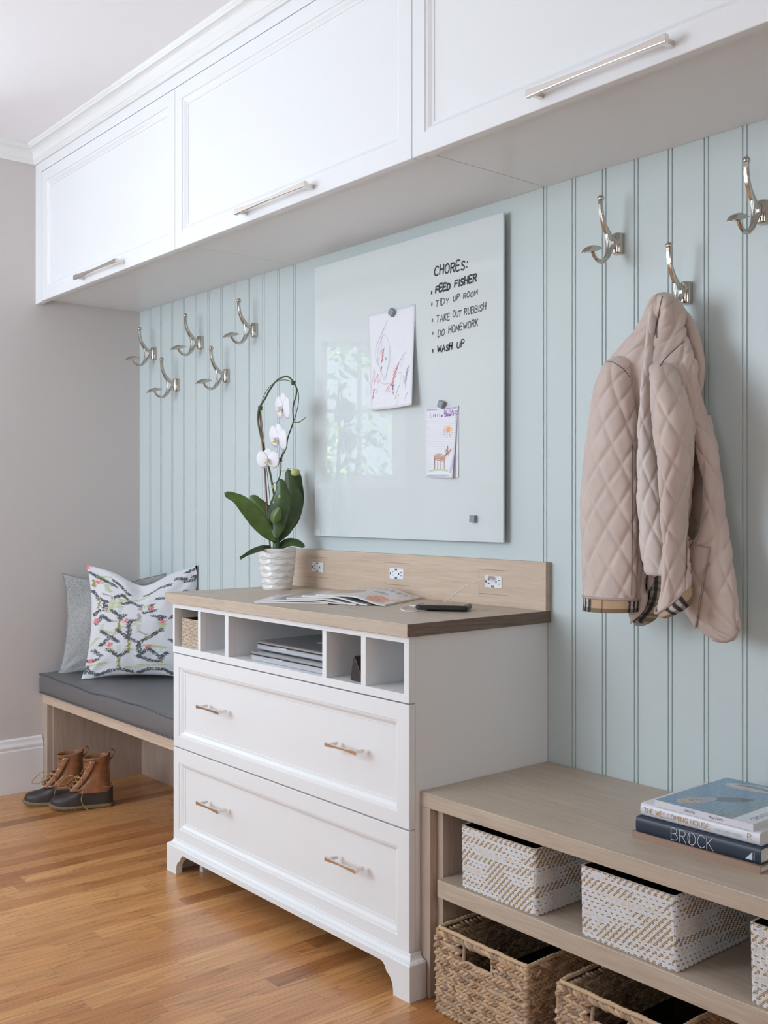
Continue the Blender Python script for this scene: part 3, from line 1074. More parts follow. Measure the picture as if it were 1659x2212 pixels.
hook0 = make_hook('')
hook_spots = [
    (0.1401, 1.7165, 'leftmost coat hook, upper row, right beside the left wall'),
    (0.5137, 1.7165, 'coat hook in the upper row, middle of the three over the corner bench'),
    (0.8873, 1.7165, 'coat hook in the upper row nearest to the glass board on its left'),
    (0.3269, 1.5735, 'lower-row coat hook on the left, nearer the corner'),
    (0.7005, 1.5735, 'lower-row coat hook on the left, nearer the orchid'),
    (GR0 + 2.5 * GS, 1.7172, 'empty coat hook between the glass board and the quilted coat'),
    (GR0 + 4.5 * GS, 1.5725, 'coat hook from which the quilted coat hangs'),
    (GR0 + 6.5 * GS, 1.7115, 'coat hook at the right edge of the picture, above right of the coat')]
for i, (x, z, lb) in enumerate(hook_spots):
    h = hook0 if i == 0 else copy_tree(hook0)
    h.location = (x, 0, z)
    h['label'] = lb

# ================================================================== GLASS BOARD
M['glassboard'] = mat('back_painted_glass', (0.66, 0.705, 0.70), 0.5, spec=0.5)
N, L = nt(M['glassboard'])
pb = N['Principled BSDF']
pb.inputs['Coat Weight'].default_value = 1.0; pb.inputs['Coat Roughness'].default_value = 0.004; pb.inputs['Coat IOR'].default_value = 1.52
pb.inputs['Specular IOR Level'].default_value = 0.0
M['glassedge'] = mat('glass_edge', (0.62, 0.70, 0.69), 0.15)
gx0, gx1, gz0, gz1 = 1.2668, 2.1020, 1.0040, 1.8662
GY = -0.0225
t = thing('glass_board', 'large frameless pale glass writing board with a handwritten chores list', 'whiteboard', ((gx0 + gx1) / 2, -0.01, gz0))
mb = MB().box(gx0, gx1, GY, GY + 0.006, gz0, gz1, 0)
mb.build('pane', M['glassboard'], t, bevel=0.0010, seg=2)
for x in (gx0 + .12, gx1 - .12):
    for z in (gz0 + .12, gz1 - .12):
        mb = MB()
        k = len(mb.v)
        mb.lathe([(0.012, 0.0), (0.012, -GY - .0062)], (0, 0, 0), 16, closed_ends=True)
        for i in range(k, len(mb.v)):
            a, b, c_ = mb.v[i]
            mb.v[i] = (x + a, -0.0002 - c_, z + b)
        mb.build('spacer', M['nickel'], t)
M['ink'] = mat('black_marker_ink', (0.035, 0.033, 0.030), 0.5)
M['ink2'] = mat('thin_marker_ink', (0.10, 0.098, 0.092), 0.5)
mb = MB()
random.seed(11)


def bline(s, u0, v0, u1, v1, cap, wd, mi, sl=0.12, jit=0.07):
    a = at(u0, v0, y=GY); b = at(u1, v1, y=GY)
    h = cap * fdist(a.x, a.y) / FPX
    ux = (b - a); wl = ux.length; ux.normalize()
    text(mb, s, a, ux, Vector((0, 0, 1)), h, wd, wl, mi, gap=0.30, jit=jit, slant=sl, lift=0.0004)


def nl():
    global mb
    mb.build('handwriting', [M['ink'], M['ink2']], t); mb = MB()


bline('CHORES:', 938, 596, 1009, 580, 19, .0046, 0); nl()
bline('FEED', 941, 633, 972, 624, 14, .0058, 0); bline('FISHER', 982, 620, 1029, 607, 14.5, .0050, 0); nl()
bline('TIDY', 941, 663, 969, 656, 13, .0027, 1); bline('UP', 979, 651, 992, 647, 12, .0027, 1); bline('ROOM', 1001, 646, 1031, 637, 11, .0027, 1); nl()
bline('TAKE', 943, 697, 971, 690, 14, .0030, 1); bline('OUT', 978, 686, 996, 682, 13, .0030, 1); bline('RUBBISH', 1003, 681, 1049, 669, 14, .0030, 1); nl()
bline('DO', 946, 728, 960, 723, 13, .0030, 1); bline('HOMEWORK', 969, 720, 1032, 703, 14, .0032, 1); nl()
bline('WASH', 945, 762, 976, 755, 13, .0048, 0); bline('UP', 987, 752, 1002, 749, 14, .0038, 0); nl()
for u, v in ((932.5, 632), (933, 657.5), (934, 692), (935, 720), (935, 758)):
    a = at(u, v, y=GY)
    mb = MB()
    ribbon(mb, [a + Vector((-.0002, 0, -.003)), a + Vector((.0004, 0, .003))], .0055 if v != 720 else .004, Vector((0, -1, 0)), 0 if v in (632, 758) else 1, .0004)
    mb.build('bullet_point', [M['ink'], M['ink2']], t)
mb = MB().box(gx0 - .001, gx0 + .030, GY - .0016, GY - .0001, gz0 + .001, gz0 + .020)
M['clear'] = mat('clear_plastic_tab', (0.66, 0.72, 0.72), 0.1)
mb.build('corner_tab', M['clear'], t, bevel=0.0006)

# ---- children's drawings
def ys1(x, z):
    k = max(0.0, min(1.0, (1.6765 - z) / 0.29))
    r = max(0.0, min(1.0, (x - 1.54) / 0.21))
    return GY - 0.0012 - 0.004 * k - 0.026 * (k ** 1.6) * (0.15 + 0.85 * r ** 1.5)


def ys2(x, z):
    k = max(0.0, min(1.0, (1.3775 - z) / 0.2))
    r = max(0.0, min(1.0, (x - 1.80) / 0.135))
    return GY - 0.0022 - 0.012 * (k ** 2.0) * (r ** 1.5)


def onp(u, v, ys, off=0.0):
    y = GY
    for _ in range(4):
        p = at(u, v, y=y)
        y = ys(p.x, p.z) - off
    return at(u, v, y=y)


def sheet(corners, ys, nu=16, nv=22, bend=None):
    (tl, tr_, br, bl) = corners
    mb = MB()

    def f(a, b):
        u = lerp(lerp(tl[0], tr_[0], a), lerp(bl[0], br[0], a), b)
        v = lerp(lerp(tl[1], tr_[1], a), lerp(bl[1], br[1], a), b)
        if bend: v += bend(a, b)
        return onp(u, v, ys)
    mb.grid(nu, nv, f)
    return mb


def pen(mb, pts, wd, mi, ys, off=0.0008, smooth=True):
    P = [onp(u, v, ys, off) for u, v in pts]
    if smooth and len(P) > 2: P = spline(P, (len(P) - 1) * 4)
    ribbon(mb, P, wd, Vector((0, -1, 0)), mi, 0)


def c1(X, Y): return (780 + X / 5.396, 640 + Y / 5.396)
def c2(X, Y): return (785 + X / 13.825, 760 + Y / 13.825)
def c3(X, Y): return (900 + X / 11.645, 860 + Y / 11.645)


crayon = {k: mat('crayon_' + k, v, 0.7) for k, v in dict(lilac=(.50, .47, .66), red=(.72, .13, .16), slate=(.30, .34, .38), purple=(.25, .05, .35), orange=(.95, .42, .09), blue=(.25, .42, .78), brown=(.30, .11, .06), tan=(.62, .36, .24), green=(.50, .72, .40), pink=(.90, .35, .45), line=(.58, .58, .66), black=(.03, .03, .04), yellow=(.85, .65, .25), violet=(.30, .10, .45)).items()}
ck = list(crayon)
cm = [crayon[k] for k in ck]
K = {k: i for i, k in enumerate(ck)}
t = thing('childs_drawing', "child's crayon scribble on plain white paper held by a square magnet", 'drawing', (1.65, GY, 1.39), "children's drawings on the glass board")
sheet(((795.5, 680.5), (897, 656.5), (889.5, 874.5), (802, 887)), ys1, 18, 24, lambda a, b: 1.5 * math.sin(a * PI) * b).build('paper', M['paper'], t, smooth=True, solid=0.0003, angle=0)
mb = MB()
pen(mb, [c1(290, 278), c1(295, 310), c1(270, 370), c1(245, 450), c1(240, 560), c1(225, 640), c1(190, 760)], .0008, K['lilac'], ys1)
pen(mb, [c1(262, 380), c1(210, 500), c1(175, 600), c1(168, 700), c1(190, 780), c1(230, 860), c1(268, 975), c1(300, 880), c1(330, 700), c1(325, 560), c1(300, 480), c1(265, 455), c1(225, 520), c1(195, 640), c1(190, 720), c1(215, 830)], .0008, K['lilac'], ys1)
pen(mb, [c1(345, 600), c1(335, 760), c1(310, 850), c1(290, 930), c1(262, 950)], .0007, K['lilac'], ys1)
def scrib(x0, y0, x1, y1, w_, n, col, wd=.0012, fc=c1):
    pts = []
    for i in range(n + 1):
        s = i / n
        sg = 1 if i % 2 else -1
        pts.append(fc(lerp(x0, x1, s) + sg * w_ * random.uniform(.5, 1), lerp(y0, y1, s) + sg * -w_ * 1.6 * random.uniform(.3, 1)))
    pen(mb, pts, wd, K[col], ys1, smooth=False)
scrib(262, 610, 240, 770, 12, 26, 'red', .0015); scrib(240, 620, 245, 700, 3, 8, 'red', .0008); scrib(240, 820, 232, 860, 9, 12, 'red', .0015)
scrib(425, 800, 360, 1030, 24, 34, 'red', .0014); scrib(375, 850, 385, 900, 4, 4, 'red', .0008)
pen(mb, [c2(820, 930), c2(720, 1060), c2(620, 1225), c2(740, 1090), c2(780, 1060), c2(690, 1240), c2(800, 1150), c2(790, 1215)], .0009, K['red'], ys1, smooth=False)
pen(mb, [c2(880, 1170), c2(875, 1255), c2(890, 1190), c2(905, 1300), c2(925, 1180)], .0009, K['red'], ys1)
pen(mb, [c2(325, 520), c2(300, 650), c2(330, 830), c2(310, 980), c2(345, 860), c2(440, 660), c2(425, 830), c2(440, 940), c2(480, 840), c2(540, 920), c2(640, 965), c2(800, 920)], .0007, K['red'], ys1)
pen(mb, [c2(235, 1130), c2(260, 900), c2(290, 760), c2(330, 640), c2(320, 540)], .0006, K['red'], ys1)
scrib(150, 1080, 138, 1190, 10, 22, 'red', .0012)
pen(mb, [c2(350, 1100), c2(430, 1180), c2(400, 1225), c2(350, 1215)], .0006, K['red'], ys1)
pen(mb, [c2(1280, 10), c2(1180, 110), c2(1060, 340), c2(990, 560)], .0010, K['slate'], ys1); pen(mb, [c2(1200, 160), c2(1110, 420), c2(1100, 480)], .0006, K['slate'], ys1)
scrib(545, 830, 515, 1000, 16, 24, 'slate', .0010)
pen(mb, [c2(1360, 395), c2(1330, 470), c2(1225, 800), c2(1375, 470), c2(1360, 395)], .0007, K['slate'], ys1)
pen(mb, [c2(1190, 700), c2(1195, 960), c2(1240, 840), c2(1255, 1090), c2(1280, 870)], .0006, K['slate'], ys1)
pen(mb, [c2(1100, 940), c2(1020, 1140), c2(940, 1410)], .0010, K['slate'], ys1)
pen(mb, [c2(1040, 640), c2(1110, 610), c2(1140, 680), c2(1100, 840)], .0005, K['slate'], ys1); pen(mb, [c2(1040, 1350), c2(990, 1640)], .0005, K['slate'], ys1)
pen(mb, [c2(880, 1130), c2(880, 1020)], .0030, K['purple'], ys1)
for a, b in ((820, 1010), (840, 975), (900, 950), (940, 990), (930, 1020)): pen(mb, [c2(882, 1020), c2((882 + a) / 2, b - 12), c2(a, b)], .0010, K['purple'], ys1)
pen(mb, [c2(665, 160), c2(645, 225), c2(670, 245), c2(695, 160)], .0016, K['slate'], ys1)
pen(mb, [c2(1040, 1270), c2(1020, 1310), c2(1060, 1300)], .0022, K['yellow'], ys1); pen(mb, [c2(1310, 1210), c2(1240, 1400)], .0012, K['blue'], ys1); pen(mb, [c2(1250, 1440), c2(1255, 1480)], .0008, K['blue'], ys1)
mb.build('crayon_lines', cm, t)

t = thing('childs_drawing', "child's drawing of a brown deer and orange sun on lined notepaper", 'drawing', (1.87, GY, 1.18), "children's drawings on the glass board")
mb = MB()
mb.grid(6, 8, lambda a, b: Vector((lerp(1.808, 1.9352, a), GY - 0.0008 - 0.001 * b, lerp(1.3730, 1.1775, b))))
mb.build('back_sheet', M['paper'], t, solid=0.0003)
sheet(((917.5, 881.5), (990.5, 876), (977, 1033), (921, 1032)), ys2, 14, 20).build('paper', M['paper'], t, smooth=True, solid=0.0003, angle=0)
mb = MB()
for k in range(22):
    y = 535 + k * 57
    xe = 960 if y < 1250 else lerp(960, 830, (y - 1250) / 500)
    pen(mb, [c3(300, y), c3((300 + xe) / 2, y - 8), c3(xe, y - 14)], .0005, K['line'], ys2)
def curls(x0, y0, x1, y1, n, r):
    pts = []
    for i in range(n * 6 + 1):
        s = i / (n * 6); a = i * PI / 3
        pts.append(c3(lerp(x0, x1, s) + r * math.cos(a), lerp(y0, y1, s) + r * math.sin(a)))
    pen(mb, pts, .0006, K['violet'], ys2, smooth=False)
curls(240, 300, 520, 290, 8, 18); curls(740, 270, 1000, 240, 8, 20); curls(990, 420, 990, 1150, 14, 16); curls(940, 1440, 830, 1880, 9, 30); curls(270, 1950, 790, 1950, 12, 22)
for y in (300, 420, 560, 690, 900, 1090, 1350, 1540, 1690, 1790): pen(mb, [c3(215 + y * .03, y), c3(262 + y * .03, y + 45), c3(255 + y * .02, y + 90)], .0008, K['line'], ys2)


def ctext(s, X0, Y0, X1, Y1, hpx, wd, col, gap=.3):
    a = onp(*c3(X0, Y0), ys2, .0009); b = onp(*c3(X1, Y1), ys2, .0009)
    ux = b - a; wl = ux.length; ux.normalize()
    text(mb, s, a, ux, Vector((0, 0, 1)), hpx / 11.645 * fdist(a.x, a.y) / FPX, wd, wl, K[col], gap=gap, jit=.05, lift=.0001)


ctext('Little', 340, 478, 650, 470, 85, .0016, 'violet', .45); ctext('Bears', 710, 462, 930, 440, 75, .0018, 'violet'); ctext('by', 695, 360, 750, 350, 62, .0012, 'violet'); ctext('Adroe', 810, 350, 1035, 350, 60, .0012, 'violet')
pen(mb, [c3(680, 385), c3(800, 378), c3(920, 372), c3(1000, 400), c3(1040, 390)], .0018, K['violet'], ys2)
pen(mb, [c3(785, 760), c3(795, 800), c3(785, 840)], .0060, K['orange'], ys2)
for a in range(12):
    th = a / 12 * 2 * PI + .2; r1 = 110 + (70 if 1 < a < 5 else 25 if a % 2 else 0)
    pen(mb, [c3(788, 795), c3(788 + r1 * math.cos(th), 795 + r1 * math.sin(th))], .0014, K['orange'], ys2)
# grass, deer
pen(mb, [c3(320, 1830), c3(450, 1805), c3(600, 1800), c3(770, 1820)], .0052, K['green'], ys2)
pen(mb, [c3(480, 1500), c3(560, 1480), c3(650, 1510), c3(690, 1500)], .0115, K['tan'], ys2)
pen(mb, [c3(445, 1540), c3(450, 1450), c3(520, 1410), c3(620, 1410), c3(700, 1450), c3(715, 1520), c3(670, 1580), c3(560, 1575), c3(470, 1550), c3(445, 1500)], .0012, K['brown'], ys2)
pen(mb, [c3(480, 1470), c3(600, 1450), c3(680, 1500), c3(600, 1540), c3(500, 1510)], .0010, K['brown'], ys2)
for x0, x1 in ((445, 452), (525, 522), (608, 604), (685, 690)): pen(mb, [c3(x0, 1540), c3(x1, 1680), c3(x1, 1800)], .0019, K['brown'] if x0 < 500 else K['tan'], ys2); 
for x1 in (456, 528, 610, 694): pen(mb, [c3(x1, 1560), c3(x1, 1810)], .0007, K['brown'], ys2)
pen(mb, [c3(705, 1480), c3(735, 1430), c3(760, 1390)], .0034, K['brown'], ys2)
pen(mb, [c3(755, 1300), c3(765, 1350), c3(785, 1400)], .0052, K['tan'], ys2)
pen(mb, [c3(740, 1290), c3(725, 1340), c3(750, 1400), c3(795, 1425), c3(810, 1370), c3(780, 1300), c3(740, 1290)], .0009, K['brown'], ys2)
pen(mb, [c3(775, 1215), c3(780, 1280)], .0036, K['brown'], ys2); pen(mb, [c3(785, 1240), c3(788, 1280)], .0018, K['pink'], ys2)
pen(mb, [c3(862, 1300), c3(820, 1360)], .0044, K['brown'], ys2); pen(mb, [c3(850, 1330), c3(820, 1360)], .0030, K['pink'], ys2)
pen(mb, [c3(772, 1325), c3(776, 1345)], .0018, K['black'], ys2); pen(mb, [c3(790, 1360), c3(797, 1375)], .0018, K['black'], ys2); pen(mb, [c3(765, 1370), c3(762, 1385)], .0012, K['black'], ys2)
mb.build('crayon_lines', cm, t)

# ---- square magnets
M['magnet'] = mat('grey_magnet', (0.27, 0.29, 0.31), 0.45)
for (u, v, rot, lb, off) in ((844.5, 674.5, 40, 'grey square magnet, turned on its corner, holding the crayon scribble', .0045), (951.5, 873.5, 24, 'grey square magnet, tilted, holding the deer drawing', .0055), (1018.5, 1121, 2, 'lone grey square magnet at the bottom right of the glass board', .0)):
    p = at(u, v, y=GY - .012)
    mb = MB()
    a = math.radians(rot); s_ = 0.0098
    y1 = GY - 0.0002 - off * .55; y0 = y1 - 0.0115
    ex = Vector((math.cos(a), 0, -math.sin(a))) * s_; ez = Vector((math.sin(a), 0, math.cos(a))) * s_
    mb.obox((p.x, (y0 + y1) / 2, p.z), ex, (0, (y1 - y0) / 2, 0), ez)
    tag(mb.build('magnet', M['magnet'], bevel=0.0012), lb, 'magnet', 'magnets on the glass board')

# ================================================================== ORCHID
PF = 3.32                                    # its distance from the camera
PC = Vector((1.2366, -0.1475, CTZ))
t = thing('potted_orchid', 'white moth orchid trained on a hoop in a ribbed cream pot', 'plant', PC)
M['pot'] = mat('cream_ceramic', (0.74, 0.71, 0.68), 0.28, coat=0.3)
H = 0.1305


def pot_r(z):
    s = z / H
    return interp([0, .03, .1, .4, .75, 1.0], [.0440, .0462, .0475, .0535, .0585, .0610], s)


mb = MB()
seg = 120
rings = []
nz = 90
for i in range(nz + 1):
    z = H * i / nz
    ring = []
    for k in range(seg):
        th = 2 * PI * k / seg
        s = z / H
        ph = s * 6.4 + 0.34 * abs(math.sin(th * 3.5 + 1.6 * math.floor(s * 6.4 + .1)))
        fr_ = ph - math.floor(ph)
        rel = (1 - fr_) ** 1.0 * (1 if .0 < s < 1 else 0)
        rel = sstep(0, .30, fr_) * (1 - sstep(.25, 1, fr_))
        env = sstep(0, .08, s) * (1 - sstep(.93, .99, s))
        r = pot_r(z) + (rel - .45) * 0.0025 * env
        ring.append(PC + Vector((r * math.cos(th), r * math.sin(th), z)))
    rings.append(ring)
for z, r in ((H, .0585), (H - .004, .0575), (H - .018, .0560)):
    rings.append([PC + Vector((r * math.cos(2 * PI * k / seg), r * math.sin(2 * PI * k / seg), z)) for k in range(seg)])
mb.loft(rings, caps=False)
mb.add([PC + Vector((pot_r(0) * math.cos(2 * PI * k / seg), pot_r(0) * math.sin(2 * PI * k / seg), 0.0003)) for k in range(seg)], [tuple(range(seg))])
mb.build('pot', M['pot'], t, smooth=True, angle=75)
M['bark'] = mat('bark_chips', (0.16, 0.10, 0.06), 0.9, bump=1.0, bscale=120, var=0.5, vscale=90)
mb = MB()
mb.grid(24, 24, lambda a, b: PC + Vector((.0565 * (2 * a - 1) * math.sqrt(max(0, 1 - (2 * b - 1) ** 2 / 2)), .0565 * (2 * b - 1) * math.sqrt(max(0, 1 - (2 * a - 1) ** 2 / 2)), H - .016 + .004 * fn(a * 14, b * 14))))
mb.build('bark', M['bark'], t, smooth=True, angle=0)

leaf_m = mat('orchid_leaf', (0.045, 0.085, 0.022), 0.36, var=0.35, vscale=30, coat=0.15)
leaf_l = mat('orchid_leaf_light', (0.085, 0.145, 0.035), 0.36, var=0.25, vscale=30, coat=0.15)
petal = mat('white_petal', (0.84, 0.83, 0.86), 0.55)
petal.node_tree.nodes['Principled BSDF'].inputs['Subsurface Weight'].default_value = 0.25
petal.node_tree.nodes['Principled BSDF'].inputs['Subsurface Radius'].default_value = (.01, .01, .01)
M['lip'] = mat('yellow_lip', (0.80, 0.58, 0.02), 0.5)
M['stem'] = mat('green_stem', (0.085, 0.11, 0.045), 0.5, var=.3, vscale=60)
M['cane'] = mat('brown_cane', (0.20, 0.085, 0.05), 0.5, var=.3, vscale=60)
M['wire'] = mat('dark_wire', (0.03, 0.028, 0.02), 0.5)
M['bud'] = mat('orchid_bud', (0.46, 0.46, 0.16), 0.5, var=.25, vscale=60)
VD = Vector((-SN, CS, 0)); VR = Vector((CS, SN, 0)); VU = Vector((0, 0, 1))


def leaf(parent, pts, wpx, twist=0.3, fold=0.25, m=leaf_m, name='leaf', tipround=True):
    """pts: (u,v,F) along the midrib; wpx: half-widths in pixels at even steps"""
    C = spline([at(u, v, F=F) for u, v, F in pts], 26)
    mb = MB()
    n = 26
    rows = []
    for i in range(n + 1):
        s = i / n
        d = (C[min(i + 1, n)] - C[max(i - 1, 0)]).normalized()
        side = d.cross(VD).normalized()
        nrm = side.cross(d).normalized()
        tw = twist
        side2 = side * math.cos(tw) + nrm * math.sin(tw)
        nrm2 = side2.cross(d).normalized()
        s_e = min(s, .84)
        hw = interp([k / (len(wpx) - 1) for k in range(len(wpx))], wpx, s_e) * (math.sqrt(max(.003, 1 - ((s - .84) / .16) ** 2)) if s > .84 and wpx[-1] != 1 else 1) * PF / FPX / math.cos(tw)
        row = []
        for k in range(9):
            a = (k - 4) / 4
            row.append(C[i] + side2 * (a * hw) + nrm2 * (fold * hw * (abs(a) ** 1.3)))
        rows.append(row)
    mb.loft(rows, closed=False, caps=False)
    return mb.build(name, m, parent, smooth=True, solid=0.0012, angle=0)


leaf(t, [(596, 1172, 3.31), (570, 1140, 3.29), (545, 1108, 3.26), (517, 1080, 3.24), (484, 1065, 3.23)], [3, 15, 19, 17, 11, 1.5], .15, -.15, leaf_l)
leaf(t, [(594, 1150, 3.33), (578, 1120, 3.32), (560, 1095, 3.33), (542, 1070, 3.34)], [3, 15, 20, 16, 2], -.2, .3, leaf_l)
leaf(t, [(594, 1150, 3.34), (566, 1122, 3.34), (540, 1094, 3.36), (516, 1076, 3.38)], [3, 9, 11, 8, 1], .2, .3)
leaf(t, [(600, 1170, 3.33), (612, 1120, 3.34), (627, 1075, 3.37), (622, 1012, 3.40)], [4, 22, 28, 30, 27, 12, 1.5], .2, .25)
leaf(t, [(600, 1165, 3.36), (622, 1125, 3.38), (638, 1080, 3.41), (640, 1015, 3.43)], [4, 14, 22, 20, 16, 2], -.2, .2)
leaf(t, [(597, 1165, 3.29), (598, 1120, 3.29), (608, 1075, 3.30), (606, 1034, 3.31)], [3, 18, 23, 22, 14, 1.5], .1, .2)
leaf(t, [(592, 1132, 3.27), (594, 1115, 3.265), (604, 1097, 3.26)], [3, 11, 13, 10, 2], .2, .5, leaf_l)
leaf(t, [(602, 1181, 3.33), (622, 1171, 3.33), (641, 1172, 3.33), (658, 1181, 3.33)], [6, 9, 8, 7, 2], .5, .2)
leaf(t, [(584, 1183, 3.29), (562, 1186, 3.25), (540, 1194, 3.22), (519, 1206, 3.20)], [4, 6, 5.5, 4, 1], .5, .3)
# stem base
mb = MB()
mb.tube([at(597, 1190, F=3.32), at(596, 1160, F=3.32), at(594, 1132, F=3.31)], [.011, .010, .005], 10)
mb.build('crown', leaf_m, t, smooth=True)
# cane, flower stems and hoop wire
def tubepx(pts, r, mname, name, n=40, seg=8):
    P = spline([at(u, v, F=F) for u, v, F in pts], n)
    R = [interp([k / (len(r) - 1) for k in range(len(r))], r, i / n) for i in range(n + 1)] if isinstance(r, list) else r
    return MB().tube(P, R, seg).build(name, M[mname], t, smooth=True)
tubepx([(584, 1188, 3.32), (578, 1110, 3.32), (573, 1030, 3.33), (566, 950, 3.33), (560, 880, 3.34)], .0028, 'cane', 'support_cane')
tubepx([(602, 1180, 3.34), (596, 1100, 3.34), (585, 1030, 3.335), (572, 975, 3.335), (562, 935, 3.335), (557, 905, 3.335), (560, 882, 3.33), (572, 862, 3.33), (584, 840, 3.33), (598, 822, 3.32), (617, 813, 3.315), (628, 818, 3.31), (638, 832, 3.305), (641, 848, 3.30), (633, 880, 3.29), (633, 912, 3.29), (622, 945, 3.29), (618, 968, 3.29), (608, 990, 3.29), (607, 1012, 3.29), (604, 1030, 3.28), (596, 1045, 3.27)], [.0034, .0034, .0030, .0026, .0022, .0020, .0018], 'stem', 'flower_stem', 120)
tubepx([(588, 1120, 3.33), (578, 1030, 3.33), (571, 960, 3.33), (565, 905, 3.33), (564, 880, 3.33), (570, 855, 3.325), (585, 833, 3.32), (608, 821, 3.31), (630, 825, 3.30), (643, 842, 3.295), (645, 868, 3.29), (638, 900, 3.29), (633, 912, 3.288), (625, 935, 3.285), (615, 965, 3.285), (606, 990, 3.285), (600, 1008, 3.285)], .0011, 'wire', 'hoop_wire', 90, 6)
tubepx([(633, 912, 3.29), (645, 912, 3.28), (655, 906, 3.27), (662, 900, 3.27)], [.0018, .0014, .0008], 'stem', 'side_shoot', 16)
for (u, v) in ((562, 882), (634, 827), (605, 993)):
    mb = MB()
    c_ = at(u, v, F=3.31 if u < 600 else 3.295)
    for k in range(3):
        P = [c_ + VR * (.0055 * math.cos(a)) + VD * (.0055 * math.sin(a)) + VU * ((k - 1) * .0042 + .0012 * math.sin(a * 2 + k)) for a in [q * PI / 7 for q in range(15)]]
        mb.tube(P, .0019, 6)
    mb.build('twist_tie', M['stem'], t, smooth=True)
tubepx([(607, 1018, 3.285), (615, 1016, 3.27), (628, 1012, 3.26)], .0010, 'bud', 'bud_stalk', 10, 6)
tubepx([(599, 1044, 3.275), (592, 1042, 3.27), (589, 1048, 3.265)], .0008, 'stem', 'bud_stalk', 10, 6)
tubepx([(597, 1044, 3.27), (600, 1062, 3.262), (598, 1072, 3.26), (590, 1086, 3.258)], [.0010, .0009, .0006], 'stem', 'bud_stalk', 16, 6)
for u, v, F, a, b, rot in ((638, 1020.5, 3.255, .0150, .0115, -.15), (588.5, 1052, 3.262, .0070, .0055, 1.35), (604, 1073, 3.26, .0058, .0042, 1.6), (591, 1085, 3.257, .0035, .0025, 2.2)):
    c_ = at(u, v, F=F)
    e1 = VR * math.cos(rot) - VU * math.sin(rot); e2 = VR * math.sin(rot) + VU * math.cos(rot)
    MB().ell(c_, e1 * a, VD * b, e2 * b, 14, 10).build('bud', M['bud'], t, smooth=True)


def petal_mb(mb, c, d, side, nrm, ln, wd, cup=.25, base=.12, mi=0):
    """petal from c along d; a rounded sheet, slightly cupped towards nrm"""
    n, k2 = 12, 8
    rows = []
    for i in range(n + 1):
        s = i / n
        w_ = wd * (max(0.0, 1 - ((s - .56) / (.56 if s < .56 else .445)) ** 2)) ** .5
        w_ = max(w_, wd * base * (1 - s) * (1 if s < .9 else 0))
        row = []
        for k in range(k2 + 1):
            a = (k - k2 / 2) / (k2 / 2)
            row.append(c + d * (ln * s) + side * (a * w_) + nrm * (cup * (ln * s * s * .45 + w_ * a * a * .5)))
        rows.append(row)
    mb.loft(rows, closed=False, caps=False, mi=mi)


def flower(u, v, F, yaw, tilt, sc=1.0, roll=0.0):
    """yaw: direction the bloom faces, degrees left of the camera"""
    c = at(u, v, F=F)
    a = math.radians(yaw)
    f = (-VD * math.cos(a) - VR * math.sin(a))           # facing direction
    f = (f * math.cos(tilt) - VU * math.sin(tilt)).normalized()
    sd = f.cross(VU).normalized()
    up = sd.cross(f).normalized()
    if roll:
        sd, up = sd * math.cos(roll) + up * math.sin(roll), up * math.cos(roll) - sd * math.sin(roll)
    mb = MB()
    for sgn in (-1, 1):
        d = (sd * sgn * .96 + up * .10 + f * .12).normalized()
        petal_mb(mb, c + f * .001, d, up, -f, .036 * sc, .0245 * sc, .22)
    for ang, l_, w_ in ((90, .034, .0135), (218, .032, .0125), (322, .032, .0125)):
        r = math.radians(ang)
        d = (sd * math.cos(r) + up * math.sin(r) + f * .06).normalized()
        s_ = d.cross(f).normalized()
        petal_mb(mb, c - f * .0015, d, s_, -f, l_ * sc, w_ * sc, .15)
    fl = mb.build('flower', petal, t, smooth=True, solid=0.0006, angle=0)
    mb = MB()
    mb.ell(c + f * .007 * sc + up * .001, sd * .0045 * sc, f * .008 * sc, up * .0045 * sc, 10, 8, 0)
    for sgn in (-1, 1):
        petal_mb(mb, c + f * .006 * sc - up * .004, (sd * sgn * .5 + f * .5 + up * .55).normalized(), f, sd * -sgn, .011 * sc, .005 * sc, .2, mi=0)
    petal_mb(mb, c + f * .005 * sc - up * .004, (f * .8 - up * .62).normalized(), sd, up, .017 * sc, .0052 * sc, .5, mi=0)
    mb.build('lip', petal, fl, smooth=True, angle=0)
    mb = MB()
    for sgn in (-1, 1):
        mb.ell(c + f * .0110 * sc + sd * sgn * .0034 * sc - up * .0055 * sc, sd * .0032 * sc, f * .0030 * sc, up * .0016 * sc, 8, 6)
    mb.build('throat', M['lip'], fl, smooth=True)


flower(611, 882, 3.300, 58, .12, 1.42, .12)
flower(601, 948, 3.295, 52, .18, 1.40, .25)
flower(579, 994, 3.265, 18, .10, 1.08, .02)

# ================================================================== BOOKS
def xf(mb, k, ang, c):
    """rotate the vertices added since index k about the vertical through c"""
    ca, sa = math.cos(ang), math.sin(ang)
    for i in range(k, len(mb.v)):
        x, y, z = mb.v[i]
        x -= c[0]; y -= c[1]
        mb.v[i] = (c[0] + x * ca - y * sa, c[1] + x * sa + y * ca, z)


